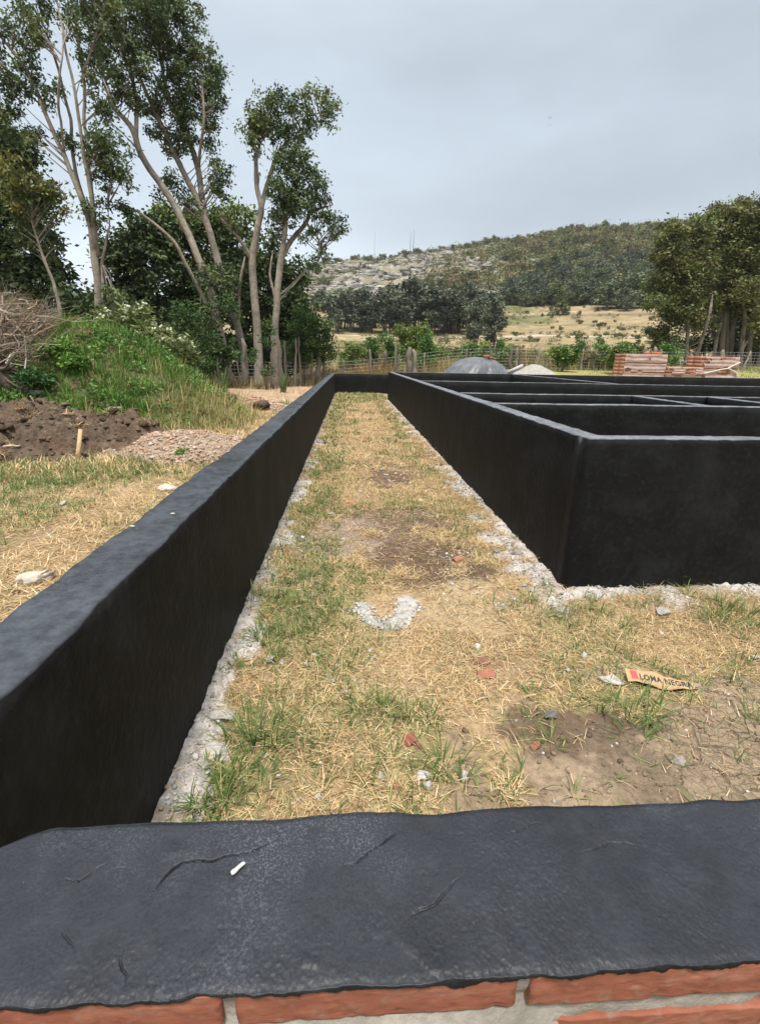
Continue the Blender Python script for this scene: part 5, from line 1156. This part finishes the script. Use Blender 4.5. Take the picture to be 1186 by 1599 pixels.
# fences: wires and posts
def fence(label, pts, posts, seed, h=1.15):
    x0, y0 = pts[0]; t = thing('wire_fence', label, 'fence', (x0, y0, float(ground_z(x0, y0)))); o0 = np.array(t.location); r = np.random.default_rng(seed)
    P = spline(np.array(pts), 60); Z = ground_z(P[:, 0], P[:, 1]); mb = MB()
    for k in range(7):
        q = np.stack([P[:, 0], P[:, 1], Z + .12 + h * k / 6.0], 1) - o0; mb.tube(q, .006, 3, (.42, .42, .41), False)
    L = np.r_[0, np.cumsum(np.hypot(*np.diff(P, axis=0).T))]
    for s in np.arange(0, L[-1], .30):
        x = np.interp(s, L, P[:, 0]); y = np.interp(s, L, P[:, 1]); z = float(ground_z(x, y)); mb.tube(np.array([(x, y, z + .1), (x, y, z + .12 + h)]) - o0, .0045, 3, (.40, .40, .39), False)
    obj('wires', mb.me('wires'), M_WIRE, t)
    for (px, pyt, rad_px, lean) in posts:
        Yp = float(np.interp(0.0, [0], [0])) ; d = ray(px, 575); az = d[0] / d[1]
        f = P[:, 0] - az * P[:, 1]; j = int(np.argmin(np.abs(f))); x, y = P[j]; y -= .05; tp = at(px, pyt, y); z = float(ground_z(x, y)); rr = .8 * rad_px * unit(px, pyt, y)
        base = np.array([tp[0] - lean * .5, y, z - .2]); mid = (base + tp) / 2 + r.normal(0, .03, 3); n = 9
        q = spline([base, mid, tp], n); q = q + r.normal(0, .25, (n, 3)) * rr * np.array([1, 1, .3]); R_ = rr * np.interp(np.linspace(0, 1, n), [0, .5, .9, 1], [1.2, .95, .85, .45]) * r.uniform(.75, 1.2, n)
        m2 = MB(); m2.tube(q - o0, R_, 8, np.array([.20, .175, .145]) * r.uniform(.55, 1.25)); obj('post', m2.me('post', True), M_WOOD, t)
    return t
fence('wire mesh fence with rough posts in front of the left trees', [(-12, 24.5), (-7.5, 26.3), (-2.5, 28.0), (0.6, 29.6)],
      [(330, 555, 2, .1), (369, 546, 2, -.3), (379, 528, 5.5, 0), (397, 545, 2.5, 0), (425, 524, 4, 0), (436, 530, 4.5, .1), (445, 532, 3.5, 0), (462, 528, 3, .3), (466, 525, 2, -.1), (487, 550, 2, 0), (497, 548, 6, .1), (505, 550, 3, 0), (535, 560, 2, 0), (318, 560, 2, .1)], 1)
fence('wire mesh fence with stump like posts behind the foundations', [(0.6, 29.6), (6, 31.5), (14, 33), (24, 33.5), (34, 33)],
      [(578, 545, 3, 0), (602, 548, 4, .2), (618, 537, 3.2, 0), (623, 552, 1.5, .2), (640, 541, 6, 0), (646, 545, 4.5, -.15), (663, 550, 1.6, 0), (728, 545, 2.5, .2), (735, 550, 1.3, 0), (767, 546, 2.5, 0), (800, 543, 3.5, .1), (807, 543, 3, -.3), (813, 545, 2.2, 0), (842, 541, 3.6, 0), (855, 548, 2, .1), (889, 544, 2.2, 0), (911, 545, 2, 0), (932, 545, 2.2, .1), (962, 541, 3, 0), (979, 544, 4.5, 0), (1007, 542, 2.4, 0), (1023, 541, 3.6, 0), (1032, 545, 2.5, 0), (1128, 546, 5, 0), (1172, 548, 2, .7), (1154, 556, 1.4, 0), (1070, 563, 3.5, .2)], 2)
# tall dry grass along the fence (stuff)
tg = [[], [], [], 0]
def tall(n, px0, px1, Y0, Y1, L, cols, up=.9):
    y = rng.uniform(Y0, Y1, n); px = rng.uniform(px0, px1, n); d0 = np.array([ray(p, 570) for p in px]); x = d0[:, 0] / d0[:, 1] * y
    k = rng.random(n) < .25 + .75 * sstep(.4, .6, fbm(x * .8, y * .8, 431, 3)); x, y = x[k], y[k]; m = len(x)
    put(tg, *blades('t', x, y, ground_z(x, y) - .03, rng.uniform(0, 6.28, m), L * rng.uniform(.45, 1.2, m), rng.uniform(.016, .034, m), np.clip(rng.normal(up, .1, m), .4, .99), rng.uniform(0, .2, m), np.array(cols)[rng.integers(0, len(cols), m)] * rng.uniform(.7, 1.25, (m, 1))))
TAN = [(.40, .31, .15), (.34, .25, .12), (.45, .37, .2), (.22, .20, .07)]
tall(2600, 470, 615, 29.5, 32, 1.2, [(.34, .17, .075), (.30, .19, .08), (.40, .29, .13), (.2, .19, .06)])
tall(1500, 440, 560, 27.5, 29.5, .7, TAN); tall(700, 290, 420, 24.8, 27, .7, [(.30, .27, .12), (.38, .32, .18), (.15, .18, .06)])
tall(1500, 600, 720, 31, 34, 1.0, TAN); tall(7500, 775, 985, 33.6, 40, 1.7, TAN); tall(3000, 560, 790, 33.5, 38, 1.2, TAN); tall(1500, 820, 960, 33, 35, 1.1, TAN + [(.2, .23, .08)])
tall(700, 640, 780, 33, 38, 1.0, [(.36, .33, .17), (.15, .19, .06)]); tall(2200, 945, 1200, 34, 38, .6, [(.30, .28, .1), (.2, .23, .07)], .8)
tall(160, 300, 336, 22.5, 24.5, 1.0, [(.38, .33, .2), (.3, .25, .13)])
tall(5000, 900, 1230, 26, 33, .22, [(.22, .24, .07), (.30, .29, .10), (.17, .21, .06)], .7)
finish(tg, 'tall_dry_grass', 'tall dry grass and reeds along the wire fence', M_GRASS)
GS = 'young shrubs along the fence'
YG = ((.10, .19, .045), (.125, .22, .05), (.08, .15, .04)); YY = ((.18, .23, .055), (.15, .21, .05))
for (px, py, Y, cl, col, lab) in [
    (581, 575, 31, [(581, 533, 11, 10, 1.2), (580, 548, 9, 10, 1.1), (582, 562, 8, 8, .8)], YG, 'dark green upright shrub, leftmost behind the fence'),
    (607, 580, 31.5, [(604, 530, 11, 11, 1.2), (612, 545, 10, 11, 1.1), (614, 562, 10, 12, 1.1)], YG, 'upright green shrub second from the left behind the fence'),
    (645, 580, 36, [(622, 518, 9, 9, 1.2), (650, 519, 16, 12, 1.3), (636, 530, 14, 12, 1.2), (665, 516, 8, 9, 1.0), (645, 545, 22, 16, 1.1)], YY, 'bright yellow green round shrub behind the thick stump post'),
    (660, 582, 32, [(662, 530, 9, 11, 1.1), (668, 548, 12, 12, 1.2), (657, 560, 14, 14, 1.2), (672, 565, 9, 11, 1.1)], YG, 'green cone shaped shrub right of the thick stump post'),
    (685, 582, 34, [(684, 545, 10, 7, 1.0), (690, 555, 9, 8, .9)], YY, 'low rounded shrub right of the cone shaped one'),
    (731, 580, 33, [(732, 545, 8, 10, 1.0), (729, 556, 7, 9, .9)], YG, 'narrow green shrub left of the tarpaulin heap'),
    (782, 580, 34, [(781, 540, 8, 9, 1.1), (782, 553, 10, 10, 1.2), (783, 565, 10, 9, 1.2)], YG, 'upright green shrub above the right side of the tarpaulin'),
    (755, 580, 35, [(748, 545, 6, 8, .9), (757, 540, 5, 7, .8)], YY, 'small yellow green shrub behind the tarpaulin top'),
    (905, 575, 36, [(903, 538, 6, 8, 1.1), (905, 550, 7, 7, 1.0)], YG, 'bright green shrub among reeds, left of the pallets'),
    (938, 575, 37, [(938, 538, 7, 7, 1.0), (940, 550, 6, 8, .9)], YG, 'green shrub among reeds, right of its neighbour'),
    (862, 575, 36, [(862, 550, 6, 7, .9), (868, 560, 7, 7, .9)], YY, 'small light shrub among reeds right of the sand heap'),
    (1045, 575, 36, [(1042, 545, 10, 9, 1.1), (1035, 555, 10, 10, 1.0), (1053, 552, 8, 9, 1.0)], YG, 'bright green leafy shrub behind the middle pallet'),
    (1055, 578, 31, [(1053, 562, 7, 6, 1.1)], YG, 'small round bush above the lowest pallet'),
    (545, 580, 33, [(545, 552, 14, 9, .8), (560, 548, 10, 10, .8)], YY, 'straggly pale shrub at the end of the left fence'),
    (815, 575, 35, [(814, 556, 9, 8, .9), (826, 560, 8, 7, .8)], ((.16, .12, .05), (.11, .12, .045)), 'brownish shrub between the pale stump posts')]:
    px_tree('young_shrub', lab, 'shrub', Y, [[(px, py, 1.2), (cl[0][0], cl[0][1], .8)]], cl, (.16, .08), .26, 70, col, 1.3, .9, GS, BARK * .7, twigs=False, droop=-.1)

# ------------------------------------------------------------------ trees and scrub of the fields and the hill
def far_tree(kind, seed, n, cols):
    """unit-height tree mesh: crown and trunk in one"""
    global rng
    keep = rng; rng = np.random.default_rng(seed); mb = MB(); C = []; S = []
    if kind == 'gum':
        k = 15
        for i in range(k):
            z = rng.uniform(.30, .95); r_ = .20 * (1 - abs(z - .6)); C.append((rng.normal(0, .12), rng.normal(0, .12), z)); S.append(rng.uniform(.07, .14))
        for a in range(3): mb.tube([(rng.normal(0, .04), rng.normal(0, .04), -.1), (rng.normal(0, .06), 0, .35), (rng.normal(0, .1), 0, .7)], [.022, .016, .006], 5, (.16, .125, .095))
    elif kind == 'round':
        for i in range(15):
            a = rng.uniform(0, 6.28); r_ = rng.uniform(.05, .30); C.append((math.cos(a) * r_, math.sin(a) * r_, rng.uniform(.28, .88 - r_ * .5))); S.append(rng.uniform(.09, .16))
        for a in range(3): mb.tube([(0, 0, -.1), (rng.normal(0, .06), rng.normal(0, .05), .3), (rng.normal(0, .16), 0, .65)], [.025, .018, .006], 5, (.18, .15, .12))
    else:
        for i in range(12):
            a = rng.uniform(0, 6.28); r_ = .55 * math.sqrt(rng.random()); C.append((math.cos(a) * r_, math.sin(a) * r_, rng.uniform(.15, .85 - r_ * .5))); S.append(rng.uniform(.14, .24))
        mb.tube([(0, 0, -.2), (.02, 0, .5)], [.04, .02], 5, (.16, .12, .09))
    C = np.array(C); S = np.array(S); cc = np.array(cols)[rng.integers(0, len(cols), len(C))] * rng.uniform(.7, 1.3, (len(C), 1))
    V, F, Cc = leaf_cloud(C, S, n // len(C), .075 if kind != 'scrub' else .13, .05 if kind != 'scrub' else .09, cc, .2, .85); mb.add(V, F, Cc)
    me = mb.me('far_' + kind); me.materials.append(M_FARLEAF); rng = keep; return me
GUM = [far_tree('gum', 900 + i, 1800, ((.10, .115, .078), (.12, .135, .088), (.082, .098, .07))) for i in range(4)]
DKT = [far_tree('round', 910 + i, 900, ((.10, .12, .08), (.12, .138, .082), (.085, .105, .074))) for i in range(3)]
GNT = [far_tree('round', 920 + i, 900, ((.10, .125, .05), (.12, .14, .055), (.08, .10, .042))) for i in range(2)]
PAL = [far_tree('round', 930 + i, 1100, ((.15, .18, .10), (.12, .15, .085))) for i in range(2)]
SCG = [far_tree('scrub', 940 + i, 700, ((.10, .115, .045), (.125, .13, .05), (.14, .14, .06))) for i in range(3)]
SCR = [far_tree('scrub', 950 + i, 700, ((.19, .125, .065), (.17, .115, .06), (.15, .14, .06))) for i in range(2)]
def plant(name, me, px, d, hgt, label, cat, group, wide=1.0, sinkf=.03):
    az = math.atan2(*ray(px, horizon(px))[:2]); x, y = d * math.sin(az), d * math.cos(az)
    o = bpy.data.objects.new(name, me); COL.objects.link(o); o.location = (x, y, float(ground_z(x, y)) - hgt * sinkf)
    o.rotation_euler = (0, 0, random.uniform(0, 6.28)); o.scale = (hgt * wide * random.uniform(.85, 1.15), hgt * wide * random.uniform(.85, 1.15), hgt * random.uniform(.9, 1.1))
    return tag(o, label, cat, group)
pick = random.choice
HED = [far_tree('round', 960 + i, 1500, ((.095, .16, .045), (.12, .19, .052), (.075, .13, .038), (.15, .19, .06))) for i in range(3)] + [far_tree('scrub', 970, 1200, ((.16, .13, .06), (.12, .13, .05), (.2, .15, .075)))]
for k in range(46):
    px = random.choice([random.uniform(535, 720), random.uniform(690, 800), random.uniform(800, 1060)]); plant('hedge_shrub', pick(HED), px, random.uniform(34, 41), random.uniform(1.1, 2.1), 'green or brownish shrub of the ragged row behind the far wire fence', 'shrub', 'ragged shrub row behind the far fence', random.uniform(.8, 1.3))
for k in range(40):
    px = 527 + 235 * k / 39 + random.uniform(-5, 5); plant('gum_tree', pick(GUM), px, random.uniform(152, 172), random.uniform(10.5, 14.5) * (1 - .12 * abs(px - 650) / 120), 'dark grey green gum tree in the row across the middle of the field', 'tree', 'row of gum trees in the field', 1.15)
for px, d, h, lab in [(742, 108, 8.5, 'taller of the two lone dark gum trees nearer than the row'), (768, 105, 7.0, 'shorter of the two lone dark gum trees nearer than the row')]:
    plant('gum_tree', GUM[0], px, d, h, lab, 'tree', 'lone gum trees')
for k in range(14): plant('pale_tree', pick(PAL), random.uniform(470, 575), random.uniform(215, 250), random.uniform(6, 9), 'grey green tree low on the left of the hill behind the gum row', 'tree', 'grey green trees low on the hill')
for px, d, h, lab in [(935, 222, 12, 'pale leaved tree at the left of the pale grove below the wood'), (952, 226, 14, 'pale leaved tree second from the left in the pale grove'), (970, 224, 15, 'largest pale leaved tree in the middle of the grove'), (988, 228, 15, 'pale leaved tree right of the largest in the grove'), (1004, 226, 14, 'pale leaved tree at the right end of the grove'), (962, 214, 9, 'low pale leaved tree in front of the grove')]:
    plant('pale_tree', pick(PAL), px, d, h, lab, 'tree', 'pale grove below the wood', 1.25)
for k in range(150):
    d = 238 + 95 * random.random() ** 1.3; f = (d - 238) / 95.0; px = random.uniform(775 + 70 * f, 1060)
    lo = f > .55 and px < 850
    plant('wood_tree', pick(DKT if random.random() < .7 and not lo else GNT), px, d, random.uniform(7, 12.5) * (1 - .25 * f), 'dark tree of the dense wood on the right half of the hillside', 'tree', 'dense wood on the hillside', 1.2)
for k in range(40): plant('edge_tree', pick(GNT), random.uniform(775, 925), random.uniform(232, 244), random.uniform(4, 7), 'green bushy tree along the lower edge of the hillside wood', 'tree', 'lower edge of the wood', 1.3)
for k in range(60): plant('hill_shrub', pick(SCG if random.random() < .8 else SCR), 500 + 620 * (k + random.random()) / 60, random.uniform(440, 462), random.uniform(3.0, 7.5), 'green shrub on the skyline ridge of the hill', 'shrub', 'ridge shrubs', .8)
for k in range(130):
    d = random.uniform(330, 445); px = random.uniform(770, 1070); plant('hill_shrub', pick(SCG + SCR), px, d, random.uniform(3.5, 7.5), 'shrub of the green and rusty scrub on the upper right hillside', 'shrub', 'scrub on the upper hillside', .9)
for k in range(34):
    plant('hill_shrub', pick(SCR if random.random() < .5 else SCG), random.uniform(640, 735), random.uniform(270, 335), random.uniform(4, 7), 'rusty or green shrub of the patch in the middle of the rocky slope', 'shrub', 'shrub patch on the rocky slope', .9)
for k in range(46):
    px = random.uniform(490, 800); plant('hill_shrub', pick(SCG), px, random.uniform(280, 440), random.uniform(2, 5.0), 'scattered green shrub among the rocks of the bare slope', 'shrub', 'scattered shrubs among rocks', .85)
for k in range(44):
    d = random.uniform(115, 232); px = random.uniform(775, 1020); plant('field_bush', pick(SCG), px, d, random.uniform(.7, 2.0), 'low green bush dotted on the dry terraced field', 'bush', 'bushes on the terraced field', 1.0)
for k in range(60):
    d = random.uniform(52, 98); px = random.uniform(535, 1030); plant('field_bush', pick(SCG), px, d, random.uniform(.7, 1.7), 'low bush in the rough ground just beyond the fence', 'bush', 'bushes beyond the fence', 1.1)
plant('field_bush', SCG[0], 860, 205, 6, 'largest dark bush alone on the field below the wood', 'bush', None, 1.2)
plant('field_bush', SCG[1], 888, 85, 2.6, 'dark rounded bush at the foot of the field above the reeds', 'bush', None, 1.3)
# low scrub that no one could count (stuff)
def scrub_stuff(name, label, n, fpx, fd, size, cols, thr=None, per=34):
    px = fpx(n); d = fd(n); az = np.interp(px, _cols, _AZ); x, y = d * np.sin(az), d * np.cos(az)
    if thr is not None: k = thr(x, y, px, d); x, y = x[k], y[k]
    n = len(x); S = size * rng.lognormal(0, .35, n); C = np.stack([x, y, ground_z(x, y) + S * .35], 1); cc = np.array(cols)[rng.integers(0, len(cols), n)] * rng.uniform(.75, 1.25, (n, 1))
    V, F, Cc = leaf_cloud(C, S, per, size * .55, size * .42, cc, .1, .7); tag(obj(name, mesh(name, V, F, Cc), M_FARLEAF), label, kind='stuff')
scrub_stuff('hill_scrub', 'low green and rusty scrub covering the hill between the bigger shrubs', 4200, lambda n: rng.uniform(620, 1120, n), lambda n: rng.uniform(290, 462, n), 2.1, [(.14, .17, .06), (.18, .195, .075), (.20, .145, .075), (.21, .18, .09), (.11, .14, .058)], lambda x, y, px, d: rng.random(len(x)) < sstep(640, 850, px + 260 * (fbm(x / 22, y / 22, 440, 4) - .5)))
scrub_stuff('slope_scrub', 'grey green tufts between the rocks of the bare slope', 1700, lambda n: rng.uniform(470, 800, n), lambda n: rng.uniform(255, 452, n), 1.3, [(.13, .14, .075), (.16, .15, .085), (.10, .115, .06)], lambda x, y, px, d: rng.random(len(x)) < .25 + .75 * sstep(.45, .62, fbm(x / 20, y / 20, 441, 3)))
scrub_stuff('ridge_scrub', 'low line of green growth along the skyline of the hill', 420, lambda n: rng.uniform(490, 1080, n), lambda n: rng.uniform(444, 456, n), 1.9, [(.13, .145, .05), (.15, .155, .055), (.10, .115, .05)], lambda x, y, px, d: rng.random(len(x)) < .35 + .65 * sstep(.4, .6, fbm(x / 16, y / 16, 442, 3)))
scrub_stuff('field_scrub', 'low tufts and weeds over the rough ground beyond the fence', 2600, lambda n: rng.uniform(460, 1060, n), lambda n: rng.uniform(44, 118, n), .42, [(.16, .175, .07), (.22, .20, .09), (.12, .15, .055), (.27, .22, .11)], lambda x, y, px, d: rng.random(len(x)) < (1 - .75 * sstep(80, 118, d)) * (.2 + .8 * sstep(.4, .58, fbm(x / 9, y / 9, 443, 3))))
scrub_stuff('field_tufts', 'dull green tufts dotted over the terraced field', 900, lambda n: rng.uniform(560, 1040, n), lambda n: rng.uniform(118, 236, n), .7, [(.16, .17, .075), (.13, .145, .06), (.2, .18, .09)], lambda x, y, px, d: rng.random(len(x)) < sstep(.46, .62, fbm(x / 22, y / 8, 444, 3)))
# rock ledges of the slope (stuff)
n = 5600; px = rng.uniform(470, 1020, n); d = rng.uniform(262, 446, n); az = np.interp(px, _cols, _AZ); x, y = d * np.sin(az), d * np.cos(az)
k = (fbm(x / 11, d / 5, 88, 4) > .44) & (rng.random(n) < np.maximum(1 - .85 * sstep(660, 820, px), .9 * np.exp(-((d - 424 - 10 * (fbm(px / 40, px * 0, 445, 3) - .5)) / 8.0) ** 2))); x, y = x[k], y[k]; n = len(x)
P = V1[None] * (1 + rng.uniform(-.3, .3, (n, len(V1), 1))) * (rng.lognormal(0, .5, n) * .58)[:, None, None] * np.array([2.0, 1.2, .65])
V = (P + np.stack([x, y, ground_z(x, y) + .1], 1)[:, None]).reshape(-1, 3); F = (F1[None] + (np.arange(n) * len(V1))[:, None, None]).reshape(-1, 3)
C = np.repeat(np.array([[.29, .27, .245], [.22, .20, .18], [.37, .345, .315]])[rng.integers(0, 3, n)] * rng.uniform(.75, 1.15, (n, 1)), len(V1), 0)
tag(obj('hill_rocks', mesh('hill_rocks', V, F, C), M_STONE), 'pale grey rock ledges and boulders over the bare hillside', kind='stuff')
for (px, pyt, lab, r_) in [(634, 362, 'left of the two close thin radio masts on the ridge', .16), (638.5, 358, 'right of the two close thin radio masts on the ridge', .20), (582, 362, 'faint lone radio mast on the ridge farther left', .10)]:
    az = math.atan2(*ray(px, horizon(px))[:2]); d = 448; x, y = d * math.sin(az), d * math.cos(az); z = float(ground_z(x, y)); tp = at(px, pyt, y)
    mb = MB()
    for a in range(3): mb.tube([(.25 * math.cos(a * 2.09), .25 * math.sin(a * 2.09), -2), (.12 * math.cos(a * 2.09), .12 * math.sin(a * 2.09), tp[2] - z)], r_ * .6, 5, (.22, .22, .23))
    for q in np.linspace(0, tp[2] - z, 12): mb.tube([(-.25, 0, q), (.25, .1, q + .6)], r_ * .35, 4, (.22, .22, .23))
    tag(obj('radio_mast', mb.me('radio_mast'), M_WIRE, None, (x, y, z)), lab, 'radio mast', 'radio masts')
for (px, py, lab, s_) in [(858, 184, 'upper of the two tiny birds in the sky', .6), (857, 196, 'lower of the two tiny birds in the sky', .45)]:
    p = at(px, py, 120); mb = MB(); mb.tube(np.array([(-.32, 0, -.05), (-.15, 0, 0), (.1, 0, .02), (.28, 0, .05), (.34, 0, .05)]) * s_, np.array([.03, .09, .10, .06, .01]) * s_, 8, (.05, .05, .05))
    for sg in (-1, 1): mb.add(np.array([(-.12, sg * .06, .03), (.12, sg * .06, .05), (.10, sg * .55, .30), (-.16, sg * .95, .22), (-.12, sg * .5, .24), (-.12, sg * .06, .0), (.12, sg * .06, .02), (.10, sg * .55, .27), (-.16, sg * .95, .20), (-.12, sg * .5, .21)]) * s_, [np.array([[0, 1, 2, 4], [5, 9, 7, 6]]), np.array([[4, 2, 3], [9, 8, 7]])], (.05, .05, .05))
    o = obj('bird', mb.me('bird'), M_WIRE, None, tuple(p)); o.rotation_euler = (0, 0, .9); tag(o, lab, 'bird', 'birds')

# ------------------------------------------------------------------ air
hm = bpy.data.materials.new('haze'); hm.use_nodes = True; ht = hm.node_tree; ht.nodes.clear()
ho = ht.nodes.new('ShaderNodeOutputMaterial'); hv = ht.nodes.new('ShaderNodeVolumePrincipled')
hv.inputs['Color'].default_value = (.86, .92, 1.0, 1); hv.inputs['Density'].default_value = .00016; hv.inputs['Anisotropy'].default_value = .2
ht.links.new(hv.outputs[0], ho.inputs['Volume'])
mb = MB(); mb.box((0, 0, 100), (5400, 5400, 230))
tag(obj('haze', mb.me('haze'), hm), 'faint haze in the air before the hill', kind='stuff')
